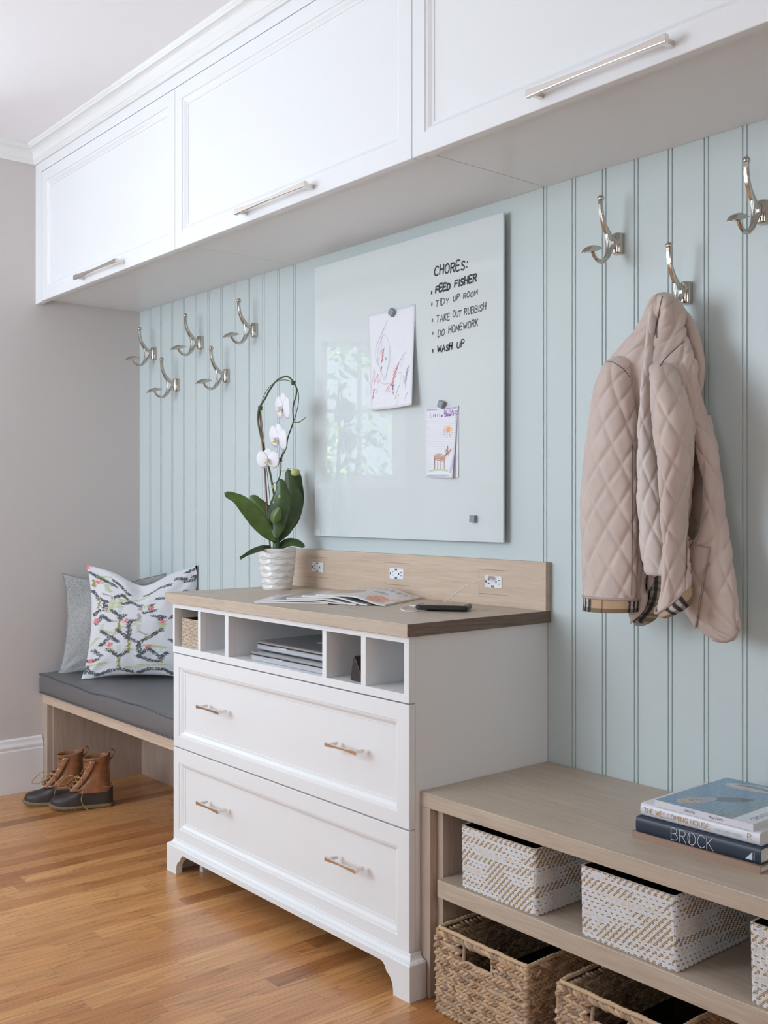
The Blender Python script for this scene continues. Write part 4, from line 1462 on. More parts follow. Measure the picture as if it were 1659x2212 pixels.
def book(label, x0, x1, y0, y1, z0, z1, ang, cover, round_=0.0, board=0.0025, over=0.003, cols=None):
    c = (x0, y0)
    t = thing('book', label, 'book', ((x0 + x1) / 2, (y0 + y1) / 2, z0), 'books piled on the shelf bench')
    mb = MB()
    if round_ > 0:
        prof = []
        n = 10
        h = (z1 - z0) / 2
        for i in range(n + 1):
            a = -PI / 2 + PI * i / n
            prof.append((y0 + round_ - round_ * math.cos(a) ** 1.0, (z0 + z1) / 2 + h * math.sin(a)))
        prof = [(y1, z0)] + prof + [(y1, z1), (y1, z1 - board)]
        for i in range(n, -1, -1):
            a = -PI / 2 + PI * i / n
            prof.append((y0 + round_ + board - round_ * math.cos(a), (z0 + z1) / 2 + (h - board) * math.sin(a)))
        prof += [(y1, z0 + board)]
    else:
        prof = [(y1, z0), (y0, z0), (y0, z1), (y1, z1), (y1, z1 - board), (y0 + board, z1 - board), (y0 + board, z0 + board), (y1, z0 + board)]
    n = len(prof)
    vs = [(x0, p[0], p[1]) for p in prof] + [(x1, p[0], p[1]) for p in prof]
    fs = [(i, (i + 1) % n, n + (i + 1) % n, n + i) for i in range(n)]
    # end rims as quads between the outer and inner outline
    half = n // 2
    for s in (0, n):
        for i in range(half - 1):
            fs.append((s + i, s + i + 1, s + n - 2 - i, s + n - 1 - i) if s == 0 else (s + i, s + n - 1 - i, s + n - 2 - i, s + i + 1))
    mb.add(vs, fs)
    xf(mb, 0, ang, c)
    cv = mb.build('cover', cover, t, smooth=round_ > 0, angle=35)
    mb = MB().box(x0 + over, x1 - over, y0 + max(round_, .002) + board * .5, y1 - over, z0 + board + .0001, z1 - board - .0001)
    xf(mb, 0, ang, c)
    mb.build('pages', M['page'], t)
    return t, c


def on_spine(mb, s, x, z, y, h, wd, width, ang, c, mi=0, gap=.28):
    k = len(mb.v)
    text(mb, s, (x, y, z), (1, 0, 0), (0, 0, 1), h, wd, width, mi, gap=gap, lift=.0003)
    xf(mb, k, ang, c)


zt = 0.4567
M['kraft'] = mat('brown_cloth_cover', (0.36, 0.235, 0.175), 0.85, bump=0.6, bscale=700)
M['navy'] = mat('navy_cover', (0.018, 0.028, 0.050), 0.4, bump=0.05)
M['ivory'] = mat('white_jacket', (0.72, 0.72, 0.76), 0.35)
M['gold'] = mat('gold_print', (0.52, 0.34, 0.17), 0.4)
M['greyprint'] = mat('grey_print', (0.45, 0.44, 0.45), 0.5)
M['silver'] = mat('silver_print', (0.62, 0.68, 0.74), 0.35)
M['blackprint'] = mat('black_print', (0.06, 0.06, 0.08), 0.5)
t, c = book('thin brown cloth-covered book at the bottom of the pile', 2.7460, 3.0180, -0.3370, -0.105, zt, zt + .0134, 0.006, M['kraft'], board=.002)
t, c = book('thick navy book reading BROCK on its spine', 2.7560, 3.0150, -0.3380, -0.110, zt + .0136, zt + .0430, 0.030, M['navy'], round_=.004)
mb = MB()
z0 = zt + .0136
on_spine(mb, 'BROCK', 2.8350, z0 + .0035, -0.3380, .0225, .0011, .0880, .030, c, gap=.20)
on_spine(mb, 'HERITAGE', 0, 0, 0, .0026, .0004, .0150, 0, c)
k = len(mb.v)
# turn the small word upright inside the letter O
cnt = 0
for i in range(len(mb.v)):
    x, y, z = mb.v[i]
    if abs(y) < .01:
        mb.v[i] = (2.8782 - z, -0.3383, z0 + .0075 + x)
        cnt += 1
mb.build('lettering', M['silver'], t)
mb = MB().add([(2.9865, -.3382, z0 + .006), (3.0000, -.3382, z0 + .006), (3.0000, -.3382, z0 + .0205)], [(0, 1, 2)])
xf(mb, 0, .030, c)
mb.build('emblem', M['silver'], t)
mb = MB(); on_spine(mb, 'ARTISAN', 0, 0, 0, .0022, .0003, .0130, 0, c)
mb.v = [(3.0045 - z, -0.3383, z0 + .0065 + x) for x, y, z in mb.v]; xf(mb, 0, .030, c)
mb.build('lettering', M['silver'], t)
t, c = book('thick white-jacketed book reading THE WELCOMING HOUSE in gold', 2.7580, 3.0080, -0.3260, -0.0985, zt + .0432, zt + .0675, 0.020, M['ivory'], round_=.006)
mb = MB()
z0 = zt + .0432
on_spine(mb, 'THE', 2.7675, z0 + .0080, -0.3262, .0090, .0013, .0200, .02, c); on_spine(mb, 'WELCOMING', 2.7930, z0 + .0080, -0.3262, .0090, .0013, .0700, .02, c); on_spine(mb, 'HOUSE', 2.8690, z0 + .0080, -0.3262, .0090, .0013, .0400, .02, c)
mb.build('title', M['gold'], t)
mb = MB()
on_spine(mb, 'AND CINDY SMITH', 2.9200, z0 + .0085, -0.3262, .0042, .0005, .0530, .02, c); on_spine(mb, 'JANE SCHWAB'.replace('J', 'I'), 2.9270, z0 + .0155, -0.3262, .0034, .0004, .0440, .02, c) if False else None
mb.build('author_line', M['greyprint'], t)
mb = MB(); on_spine(mb, 'R', 2.9850, z0 + .0080, -0.3262, .0105, .0011, .0075, .02, c)
mb.build('publisher_mark', M['gold'], t)
t, c = book('slim book topping the pile, boats on blue sea, CROATIA on its spine', 2.7900, 2.9960, -0.3240, -0.0720, zt + .0678, zt + .0800, 0.012, M['ivory'], board=.0018, over=.002)
z0 = zt + .0678


def sea(s, q):
    """printed cover photo: s across 0..1, q away from the spine 0..1"""
    if s > .795: return (.66, .70, .74)
    n1 = fn(s * 34 + q * 8, q * 60 - s * 12, 1.0); n2 = fn(s * 90, q * 150, 4.0)
    k = .5 + .45 * n1 + .3 * n2
    a = (.05, .14, .25); b = (.20, .36, .50)
    g = sstep(.35, .75, s - q * .35 + .15 * fn(s * 5, q * 5, 2))
    a = tuple(lerp(x, y, g) for x, y in zip(a, (.045, .10, .11))); b = tuple(lerp(x, y, g) for x, y in zip(b, (.24, .34, .33)))
    k = max(0, min(1, k))
    col = tuple(lerp(x, y, k) for x, y in zip(a, b))

    def el(cx, cy, dx, dy, w_):
        L_ = math.hypot(dx, dy); ux, uy = dx / L_, dy / L_
        px, py = (s - cx), (q - cy)
        return ((px * ux + py * uy) / L_) ** 2 + ((px * -uy + py * ux) / w_) ** 2
    e = el(.47, .44, .14, .12, .070)
    if e < 1 + .2 * n1: col = (.055, .070, .085)
    e = el(.262, .235, .095, .150, .085)
    if e < 1:
        col = (.42, .42, .45) if e > .80 else (.42, .27, .16)
        if e < .62: col = (.62, .46, .30) if n2 > -.05 else (.10, .08, .08)
        if e < .25: col = (.45, .42, .40) if n1 > 0 else (.12, .09, .08)
        if (s - .262) + (q - .235) * .9 > .10 and e > .3: col = (.30, .33, .38)
    e = el(.37, .85, .25, .03, .085)
    if e < 1:
        col = (.46, .45, .46)
        if e < .55: col = (.11, .12, .12) if q > .85 else (.50, .44, .42)
    return col


NXC, NYC = 130, 160
mb = MB(); colr = []
mb.grid(NXC, NYC, lambda a, b: Vector((lerp(2.7902, 2.9958, a), lerp(-0.3240, -0.0722, b), zt + .0800 + .0002)))
for j in range(NYC + 1):
    for i in range(NXC + 1): colr.append(sea(i / NXC, j / NYC))
xf(mb, 0, .012, c)
M['print'] = painted('printed_cover', 0.25, coat=0.3)
mb.build('cover_picture', M['print'], t, colors=colr)
mb = MB()
on_spine(mb, 'CROATIA', 2.8560, z0 + .0042, -0.3241, .0042, .0006, .0220, .012, c); on_spine(mb, 'MAY'.replace('AY', 'ay'), 2.9080, z0 + .0042, -0.3241, .0042, .0006, .0105, .012, c); on_spine(mb, '2009', 2.9210, z0 + .0042, -0.3241, .0038, .0006, .0140, .012, c)
k = len(mb.v)
text(mb, 'CROATIA', (2.9860, -0.3000, zt + .0804), (0, 1, 0), (-1, 0, 0), .0110, .0010, .062, lift=.0001)
xf(mb, k, .012, c)
mb.build('lettering', M['blackprint'], t)

# ================================================================== MAGAZINES
mags = [(1.7562, -.3333, 1.6159, -.4480), (1.7977, -.3060, 1.6320, -.4250), (1.8290, -.2968, 1.6544, -.3900), (1.8537, -.2791, 1.6637, -.3520), (1.8939, -.2509, 1.7147, -.3360)]
mlab = ['lowest magazine of the fanned pile, its corner sticking out furthest left', 'grey-covered magazine second from the bottom of the fanned pile', 'magazine in the middle of the fanned pile', 'pale magazine second from the top of the fanned pile', 'topmost magazine of the fanned pile with food pictures on a white cover']


def magcol(k):
    def f(s, q):
        n1 = fn(s * 8 + k, q * 8, k * 3.0); n2 = fn(s * 40 + k, q * 40, k * 5.0)
        if k == 4:
            col = (.66, .66, .69)
            X, Y = 1 - s, q
            if ((X - .20) / .26) ** 2 + ((Y - .45) / .25) ** 2 < 1 + n1 * .5:
                col = (.52, .34, .24) if n2 > -.1 else (.20, .13, .09)
                if X < .06 + .1 * Y: col = (.36, .40, .17)
                if Y > .52 and n1 > 0: col = (.45, .20, .15)
            if ((X - .78) / .13) ** 2 + ((Y - .22) / .20) ** 2 < 1 + n1 * .4: col = (.68, .22, .12) if n2 > -.1 else (.75, .45, .35)
            if ((X - .93) / .06) ** 2 + ((Y - .42) / .12) ** 2 < 1: col = (.75, .40, .22)
            if ((X - .62) / .11) ** 2 + ((Y - .58) / .05) ** 2 < 1: col = (.30, .32, .22)
            if .80 < Y < .91 and .08 < X < .98 and (math.sin(X * 62) > .35 or abs(Y - .855) > .045 and math.sin(X * 31) > 0): col = (.30, .30, .33)
            if .70 < Y < .725 and .1 < X < .6 and math.sin(X * 150) > 0: col = (.35, .33, .33)
            return col
        base = [(.62, .62, .66), (.22, .21, .20), (.56, .50, .48), (.55, .60, .62)][k]
        m_ = .7 + .6 * (n1 + .5)
        if k == 1 and n2 > .1: m_ *= 2.0
        return tuple(min(.8, c_ * m_) for c_ in base)
    return f


M['magcover'] = painted('magazine_cover', 0.28, coat=0.25)
TH = 0.0047
for k, (rx, ry, lx, ly) in enumerate(mags):
    e1 = Vector((lx - rx, ly - ry, 0)); e1.normalize()
    e2 = Vector((e1.y, -e1.x, 0))
    if e2.y < 0: e2 = -e2
    o = Vector((rx, ry, CTZ))
    W_, D_ = .206, .250
    while (o + e2 * D_).y > -.0235 or (o + e2 * D_ + e1 * W_).y > -.0235: D_ -= .002

    def zbot(s, q, k=k):
        if k == 0: return .0003
        return .0004 + (k * TH + .0006) * sstep(0.02, 0.50, s) + .0015 * math.sin(s * PI) * (.5 + .5 * q)
    t = thing('magazine', mlab[k], 'magazine', (rx, ry, CTZ), 'fanned magazines on the worktop')
    n1_, n2_ = 40, 48
    top = [[o + e1 * (W_ * i / n1_) + e2 * (D_ * j / n2_) + Vector((0, 0, zbot(i / n1_, j / n2_) + TH)) for i in range(n1_ + 1)] for j in range(n2_ + 1)]
    mb = MB()
    mb.add([p for r in top for p in r], [(j * (n1_ + 1) + i, j * (n1_ + 1) + i + 1, (j + 1) * (n1_ + 1) + i + 1, (j + 1) * (n1_ + 1) + i) for j in range(n2_) for i in range(n1_)])
    cf = magcol(k)
    colr = [cf(i / n1_, j / n2_) for j in range(n2_ + 1) for i in range(n1_ + 1)]
    mb.build('cover', M['magcover'], t, colors=colr, smooth=True, angle=0)
    mb = MB()
    ring_t, ring_b = [], []
    idx = [(i, 0) for i in range(n1_ + 1)] + [(n1_, j) for j in range(1, n2_ + 1)] + [(i, n2_) for i in range(n1_ - 1, -1, -1)] + [(0, j) for j in range(n2_ - 1, 0, -1)]
    for i, j in idx:
        p = top[j][i]
        ring_t.append(p - Vector((0, 0, .0002))); ring_b.append(p - Vector((0, 0, TH - .0003)))
    mb.loft([ring_t, ring_b], caps=False)
    mb.add([top[j][i] - Vector((0, 0, TH - .0003)) for j in (0, n2_) for i in (0, n1_)], [(0, 1, 3, 2)]) if k == 0 else None
    mb.build('pages', M['page'], t)

# ================================================================== PHONE, CABLE
pc = Vector((2.066, -.2000, CTZ)); e1 = Vector((.83, .557, 0)).normalized(); e2 = Vector((-e1.y, e1.x, 0))
t = thing('phone', 'black smartphone in a rugged case charging on the worktop', 'phone', pc)


def slab(mb, c, e1, e2, a, b, r, z0, z1, ch=.0015, n=6, mi=0):
    rings = []
    for z, ins in ((z0, ch), (z0 + ch, 0), (z1 - ch, 0), (z1, ch)):
        ring = []
        for (sx, sy, a0) in ((1, 1, 0), (-1, 1, PI / 2), (-1, -1, PI), (1, -1, 1.5 * PI)):
            for k in range(n + 1):
                th = a0 + PI / 2 * k / n
                rr_ = r - ins if r > ins else 0.0005
                x = sx * (a - r) + rr_ * math.cos(th); y = sy * (b - r) + rr_ * math.sin(th)
                ring.append(c + e1 * x + e2 * y + Vector((0, 0, z)))
        rings.append(ring)
    return mb.loft(rings, mi=mi)


slab(MB(), pc, e1, e2, .0665, .0390, .011, .0032, .0148, .003).build('case', M['black'], t, smooth=True, angle=40)
M['screen'] = mat('dark_phone_glass', (0.025, 0.023, 0.022), 0.06, spec=0.6)
slab(MB(), pc, e1, e2, .0590, .0310, .006, .0149, .0153, .0001).build('screen', M['screen'], t)
mb = MB(); mb.obox(pc + e1 * .0545 + Vector((0, 0, .0154)), e1 * .0008, e2 * .006, (0, 0, .0001))
mb.build('earpiece', M['dark'], t)
slab(MB(), pc - e1 * .0545, e1, e2, .0032, .0042, .003, .0153, .0156, .0001).build('home_button', M['black'], t)
t = thing('charging_cable', 'white charging cable looping from the phone to the right-hand socket', 'cable', (2.0, -.2, CTZ))
end = pc - e1 * .0665
pts = [end + Vector((0, 0, .0085)), end - e1 * .012 + Vector((0, 0, .0080)), at(884, 1307.5, z=CTZ + .006), at(870, 1311.5, z=CTZ + .003), at(866.5, 1316, z=CTZ + .0016), at(875, 1319.5, z=CTZ + .0016), at(895, 1320.5, z=CTZ + .0016), at(915, 1318.5, z=CTZ + .0016),
       pc - e1 * .040 - e2 * .020 + Vector((0, 0, .0016)), pc - e1 * .030 + e2 * .02 + Vector((0, 0, .0016)), pc - e1 * .030 + e2 * .047 + Vector((0, 0, .0030)), at(966, 1297, y=-.125), at(985, 1281, y=-.100), at(1008, 1265, y=-.075), at(1034, 1254, y=-.052), at(1050, 1250.5, y=-.042), at(1060, 1250.0, y=-.037)]
mb = MB().tube(spline(pts, 150), .00145, 8)
M['cable'] = mat('white_cable', (0.78, 0.76, 0.75), 0.4)
mb.build('cord', M['cable'], t, smooth=True)
mb = MB().tube([end + Vector((0, 0, .0085)) + e1 * .001, end - e1 * .010 + Vector((0, 0, .0083))], [.0032, .0030], 10)
mb.build('phone_plug', M['cable'], t, smooth=True)
px, pz = outl[2]; ux_, uz_ = px + .0235 + .475 * .0622, pz + .0175 + .88 * .0318
MB().box(ux_ - .0065, ux_ + .0065, -.0460, -.0219, uz_ - .0030, uz_ + .0035).build('wall_plug', M['cable'], t, bevel=.001)

# ================================================================== LAPTOPS and other things in the pigeonholes
M['alu'] = mat('brushed_aluminium', (0.48, 0.485, 0.50), 0.36, metal=0.85, bump=.05, bscale=900)
M['alu_l'] = mat('laptop_edge', (0.62, 0.64, 0.68), 0.33, metal=0.6)
M['emblem'] = mat('pale_emblem', (0.66, 0.66, 0.68), 0.3)
for nm, lb, x0, x1, y0, y1, z0 in (('laptop', 'silver laptop lying at the bottom of the pair in the wide pigeonhole', 1.5430, 1.8850, -.4440, -.205, zo0 + .0002), ('laptop', 'silver laptop with a pale emblem on its lid, on top of the other', 1.5350, 1.8620, -.4190, -.190, zo0 + .0262)):
    t = thing(nm, lb, 'laptop', ((x0 + x1) / 2, (y0 + y1) / 2, z0), 'laptops in the wide pigeonhole')
    cc = Vector(((x0 + x1) / 2, (y0 + y1) / 2, z0))
    X, Y = Vector((1, 0, 0)), Vector((0, 1, 0))
    slab(MB(), cc, X, Y, (x1 - x0) / 2, (y1 - y0) / 2, .012, .0, .0150, .003).build('base', M['alu_l'], t, smooth=True, angle=40)
    slab(MB(), cc, X, Y, (x1 - x0) / 2 - .0006, (y1 - y0) / 2 - .0006, .012, .0150, .0162, .0001).build('seam', M['dark'], t)
    slab(MB(), cc, X, Y, (x1 - x0) / 2, (y1 - y0) / 2, .012, .0162, .0235, .002).build('lid', M['alu'], t, smooth=True, angle=40)
    MB().box(cc.x - .055, cc.x - .012, y0 - .0003, y0 + .001, z0 + .0118, z0 + .0150).build('notch', M['emblem'], t)
    mb = MB()
    ec = cc + Vector((.0, .0, .0237))
    pts = []
    R_ = .021
    for k in range(40):
        th = 2 * PI * k / 40
        r = R_ * (1 - .10 * (abs(math.sin(th)) ** 8) - .05 * math.sin(th))
        x, y = r * math.cos(th) * .92, r * math.sin(th)
        d = math.hypot(x - .0235, y - .003)
        if d < .0095: x = .0235 - .0095 * (.0235 - x) / max(d, 1e-5) if False else x - (.0095 - d)
        pts.append((ec.x + x, ec.y + y))
    mb.prism(pts, 'z', ec.z - .0002, ec.z + .0001)
    lf = [(ec.x + .002 + .007 * math.sin(a * PI / 8) * .5 + (a / 8) * .004, ec.y + .0205 + (a / 8) * .010) for a in range(9)] + [(ec.x + .002 - .002 * math.sin(a * PI / 8) + (a / 8) * .004, ec.y + .0205 + (a / 8) * .010) for a in range(7, 0, -1)]
    mb.prism(lf, 'z', ec.z - .0002, ec.z + .0001)
    mb.build('lid_emblem', M['emblem'], t)
M['leather'] = mat('dark_brown_leather', (0.032, 0.022, 0.020), 0.38, bump=0.5, bscale=260)
t = thing('glasses_case', 'dark brown leather triangular glasses case standing in a pigeonhole', 'glasses case', (2.0, -.4, zo0))
x0, y0 = 1.9935, -.4440


def tri(ins):
    P_ = [(.0, .004), (.0, .0), (.005, -.0), (.046, .0), (.051, .001), (.050, .006), (.018, .058), (.0135, .0600), (.0105, .0575)]
    cx_, cz_ = .022, .02
    return [(x0 + cx_ + (a - cx_) * ins, zo0 + .0006 + cz_ * (1 - ins) + b * ins + 0) for a, b in P_]


rings = [[(p[0], y, p[1]) for p in tri(i)] for y, i in ((y0, .92), (y0 + .002, 1.0), (y0 + .16, 1.0), (y0 + .163, .92))]
MB().loft(rings).build('body', M['leather'], t, bevel=.001)
mb = MB(); P_ = tri(1.02)
mb.tube([(P_[k][0], y0 - .0004, P_[k][1]) for k in (6, 5, 4)], .0011, 6)
mb.build('edge_stitching', M['leather'], t)

M['raffia'] = island('raffia', [(.62, .47, .33), (.74, .62, .48), (.80, .72, .60), (.55, .38, .25), (.78, .70, .58)], .8)
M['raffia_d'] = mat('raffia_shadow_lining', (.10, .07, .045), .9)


def rbox_ring(x0, x1, y0, y1, r, n=5):
    out = []
    for (cx_, cy_, a0) in ((x1 - r, y0 + r, -PI / 2), (x1 - r, y1 - r, 0), (x0 + r, y1 - r, PI / 2), (x0 + r, y0 + r, PI)):
        for k in range(n + 1):
            a = a0 + PI / 2 * k / n
            out.append((cx_ + r * math.cos(a), cy_ + r * math.sin(a)))
    return out


def ring_walk(ring, step):
    """points with outward normals at even steps along a closed outline"""
    n = len(ring)
    L_ = [0]
    for i in range(n):
        a, b = ring[i], ring[(i + 1) % n]
        L_.append(L_[-1] + math.hypot(b[0] - a[0], b[1] - a[1]))
    tot = L_[-1]; m = max(8, int(round(tot / step)))
    out = []
    for k in range(m):
        s = k / m * tot
        i = max(j for j in range(n) if L_[j] <= s)
        a, b = ring[i], ring[(i + 1) % n]
        q = (s - L_[i]) / max(1e-9, L_[i + 1] - L_[i])
        d = Vector((b[0] - a[0], b[1] - a[1], 0)).normalized()
        out.append((Vector((lerp(a[0], b[0], q), lerp(a[1], b[1], q), 0)), d, Vector((d.y, -d.x, 0))))
    return out


fl_ = at(393, 1391, z=zo0)
bx0 = at(393, 1360, y=-.4555).x
t = thing('raffia_basket', 'small natural raffia basket in the leftmost pigeonhole', 'basket', (bx0 + .05, -.4, zo0))
ring = rbox_ring(bx0, 1.2945, -.4560, -.35, .008)
H_ = .0860
mb = MB()
mb.loft([[(p[0], p[1], zo0 + z) for p in ring] for z in (.0012, H_)], caps=False)
mb.add([(p[0], p[1], zo0 + .0012) for p in ring], [tuple(range(len(ring)))])
inn = rbox_ring(bx0 + .003, 1.2915, -.4530, -.353, .006)
mb.loft([[(p[0], p[1], zo0 + z) for p in inn] for z in (.004, H_)], caps=False)
mb.build('lining', M['raffia_d'], t)
mb = MB()
random.seed(5)
w1 = ring_walk(ring, .0042)
for r_ in range(22):
    for q, (p, d, nn) in enumerate(w1):
        if p.y > -.40: continue
        z = .0022 + r_ * .0039
        vert = (q + r_) % 2
        c_ = p + nn * .0006 + Vector((0, 0, zo0 + z + random.uniform(-.0004, .0004)))
        if vert: mb.ell(c_, d * .0016, nn * .0013, Vector((0, 0, .0026)), 6, 4)
        else: mb.ell(c_, d * .0027, nn * .0013, Vector((0, 0, .0016)), 6, 4)
mb.build('weave', M['raffia'], t, smooth=True, angle=0, fix=False)

# ================================================================== PILLOWS
def pillow(name, label, cat, F0, uL, uR, zb, w_h, h_h, tilt, thick, m, colorf, chop, roll=0.0, seed=0, pipe=None, corners=None, grp=None):
    """square throw pillow leaning back; local a across, b up (-1..1)"""
    cu = (uL + uR) / 2
    base = at(cu, 1100, F=F0); base.z = zb
    t = thing(name, label, cat, base, grp)
    upv = (VU * math.cos(tilt) + VD * math.sin(tilt)).normalized()
    nn = VR.cross(upv).normalized()
    if nn.dot(VD) > 0: nn = -nn
    N_ = 150
    rt = VR * math.cos(roll) + upv * math.sin(roll); ut = upv * math.cos(roll) - VR * math.sin(roll)
    cen = base + upv * h_h

    def surf(a, b, sgn):
        # corners pulled out into ears, sides drawn in
        ka = 1 - .105 * (1 - b * b) ** 1.0 * 1.0
        kb = 1 - .085 * (1 - a * a)
        ear = (abs(a) * abs(b)) ** 6 * .04
        x = a * w_h * (ka + ear); y = b * h_h * (kb + ear)
        if chop: y -= chop * math.exp(-(a / .42) ** 2) * sstep(-.1, 1.0, b) ** 1.6
        e = max(0.0, (1 - a ** 2)) ** .62 * max(0.0, (1 - b ** 2)) ** .62
        th = thick * e
        th *= 1 + .10 * fn(a * 2.2 + seed, b * 2.2, 3 + seed)
        th += .0035 * fn(a * 5 + seed, b * 5, 7) * min(1, e * 3)
        # folds running in from the corners
        for sa in (-1, 1):
            for sb in (-1, 1):
                da, db = a - sa, b - sb
                r = math.hypot(da, db)
                ang = math.atan2(db * sb, da * sa)
                th += .0028 * math.sin(ang * 9 + seed + sa) * math.exp(-((r - .35) / .22) ** 2) * min(1, e * 4)
        if chop: th += -.30 * thick * math.exp(-(a / .14) ** 2) * sstep(.0, 1.0, b) * (e > 0) * min(1, e * 2)
        # flat foot where it rests on the seat
        p = cen + rt * x + ut * y + nn * (th * sgn)
        if p.z < zb + .001: p.z = zb + .001 + (p.z - zb - .001) * .03
        if p.x < .006: p.x = .006
        if p.y > -.008: p.y = -.008
        return p
    mb = MB(); colr = []
    for sgn in (1, -1):
        mb.grid(N_, N_, lambda s, q: surf(2 * s - 1, 2 * q - 1, sgn))
        for j in range(N_ + 1):
            for i in range(N_ + 1):
                colr.append(colorf(i / N_, j / N_) if sgn > 0 else colorf(1 - i / N_, j / N_))
    o_ = mb.build('cover', m, t, smooth=True, colors=colr, angle=0)
    E_ = []
    for k in range(200):
        s = k / 200 * 4; q = s - int(s)
        a, b = ((2 * q - 1, -1), (1, 2 * q - 1), (1 - 2 * q, 1), (-1, 1 - 2 * q))[int(s)]
        E_.append(surf(a, b, 1))
    E_.append(E_[0])
    MB().tube(E_, .0022 if pipe else .0012, 6).build('piping' if pipe else 'seam', pipe or m, t, smooth=True) if pipe else None
    return t


M['ikat'] = painted('printed_cotton', 0.85, bump=.5, bscale=1100)
M['tweed'] = painted('grey_tweed', 0.9, bump=.8, bscale=900)
M['tweedp'] = mat('grey_tweed_piping', (.22, .225, .22), .9, bump=.8, bscale=900)
darks = [((430, 170), (520, 200), (650, 240), (700, 250)), ((690, 195), (760, 215), (860, 290)), ((440, 350), (500, 410), (590, 460)), ((585, 450), (578, 540)), ((690, 400), (800, 330), (890, 410), (990, 465)), ((800, 450), (900, 415)),
         ((450, 590), (510, 545)), ((480, 680), (550, 600), (640, 655)), ((670, 545), (780, 605), (820, 590)), ((760, 590), (770, 630)), ((550, 760), (660, 822), (745, 870)), ((740, 750), (870, 840), (1000, 890), (1100, 835), (1240, 750)),
         ((870, 840), (880, 670), (940, 652)), ((560, 900), (660, 822)), ((640, 950), (770, 1030), (850, 985)), ((470, 950), (560, 1010)), ((980, 1030), (1100, 950), (1230, 1040), (1290, 990)), ((980, 1030), (1110, 1075), (1190, 1080)),
         ((1000, 885), (998, 985)), ((1060, 560), (1150, 540)), ((1110, 535), (1120, 460)), ((1150, 600), (1260, 612), (1230, 640)), ((1030, 270), (1200, 232), (1300, 245)), ((1370, 195), (1450, 215)), ((1460, 240), (1530, 240)), ((1450, 145), (1560, 110)),
         ((1190, 380), (1270, 400)), ((1540, 200), (1570, 215)), ((430, 1150), (560, 1200), (700, 1170), (780, 1160), (900, 1190)), ((990, 1200), (1100, 1160), (1240, 1160), (1330, 1200)), ((1350, 620), (1450, 560), (1540, 640)), ((1350, 850), (1460, 920), (1560, 850)), ((1370, 400), (1480, 340)), ((400, 1050), (470, 1060), (520, 1045)), ((410, 1110), (440, 1165))]
greens = [((640, 520), (760, 490)), ((620, 560), (690, 420)), ((740, 460), (790, 400), (860, 390)), ((520, 200), (640, 330)), ((960, 360), (1060, 300)), ((560, 740), (700, 790), (790, 720)), ((900, 720), (990, 660)), ((1100, 820), (1260, 730)), ((430, 1100), (640, 1090)), ((700, 970), (640, 900)), ((860, 960), (980, 960)), ((1060, 920), (1260, 930)), ((1000, 500), (1130, 450)), ((500, 830), (420, 900)), ((550, 190), (620, 170)), ((1240, 760), (1280, 680)), ((870, 1150), (960, 1150)), ((1000, 1130), (1240, 1110)), ((1450, 420), (1540, 460)), ((1440, 760), (1540, 780)), ((840, 300), (800, 330))]
olives = [((505, 425), (503, 520)), ((762, 640), (764, 740)), ((878, 860), (882, 960)), ((770, 1050), (772, 1140)), ((1232, 1055), (1232, 1090)), ((450, 240), (452, 300))]
sages = [((770, 480), (768, 560)), ((990, 700), (990, 770)), ((620, 260), (600, 330)), ((560, 690), (555, 720)), ((1230, 660), (1230, 740)), ((1230, 920), (1235, 980)), ((760, 920), (765, 980)), ((1020, 330), (1030, 350))]
taupes = [((1000, 440), (1000, 520)), ((990, 580), (990, 640)), ((640, 660), (700, 660)), ((1000, 770), (1060, 800)), ((860, 640), (940, 650)), ((580, 370), (640, 380))]
pinks = [(500, 250), (838, 655), (1118, 500), (655, 900), (1108, 925), (445, 1052), (468, 650), (1265, 662), (407, 112)]
random.seed(3)
rowj = [random.uniform(-1, 1) for _ in range(400)]
cellsI = {}


def segd(px, py, a, b):
    dx, dy = b[0] - a[0], b[1] - a[1]
    L2 = dx * dx + dy * dy
    q = max(0, min(1, ((px - a[0]) * dx + (py - a[1]) * dy) / L2)) if L2 else 0
    return abs(px - a[0] - q * dx), abs(py - a[1] - q * dy)


def ikat(s, q):
    # s 0..1 left to right, q 0..1 bottom to top, in crop pixels of the printed motif
    X = lerp(395, 1575, s); Y = lerp(1225, 100, q)
    r = int(Y / 7) % 400
    j = rowj[r] * 16
    jj = fn(X * .05, r * 1.7, 0.0) * 26 + 6
    hit = fn(X * .12, r * 3.1, 9.0) > -.30
    def near(L_, wx, wy):
        for pl in L_:
            for a, b in zip(pl[:-1], pl[1:]):
                dx, dy = segd(X + j * .6, Y, a, b)
                if dx < wx + jj and dy < wy: return True
        return False
    white = (.69, .69, .71)
    for (a, b) in pinks:
        if abs(X - a + j) < 25 + jj * .9 - abs(Y - b) * .6 and abs(Y - b) < 22: return (.80, .20, .22)
    if hit and near(darks, 24, 15): return (.10, .103, .115)
    if near(olives, 9, 6): return (.30, .28, .07)
    if near(taupes, 17, 8): return (.40, .36, .35)
    if fn(X * .08, r * 2.1, 4.0) > -.22:
        if near(greens, 30, 12): return (.50, .54, .30)
    if near(sages, 17, 8): return (.53, .60, .57)
    return white


def tweedc(s, q):
    v = .35 + .13 * fn(s * 260, q * 60, 1) + .09 * fn(s * 60, q * 260, 2) + .05 * fn(s * 4, q * 4, 3)
    return (v, v * 1.01, v * .99)


def mk_prints():
    return None


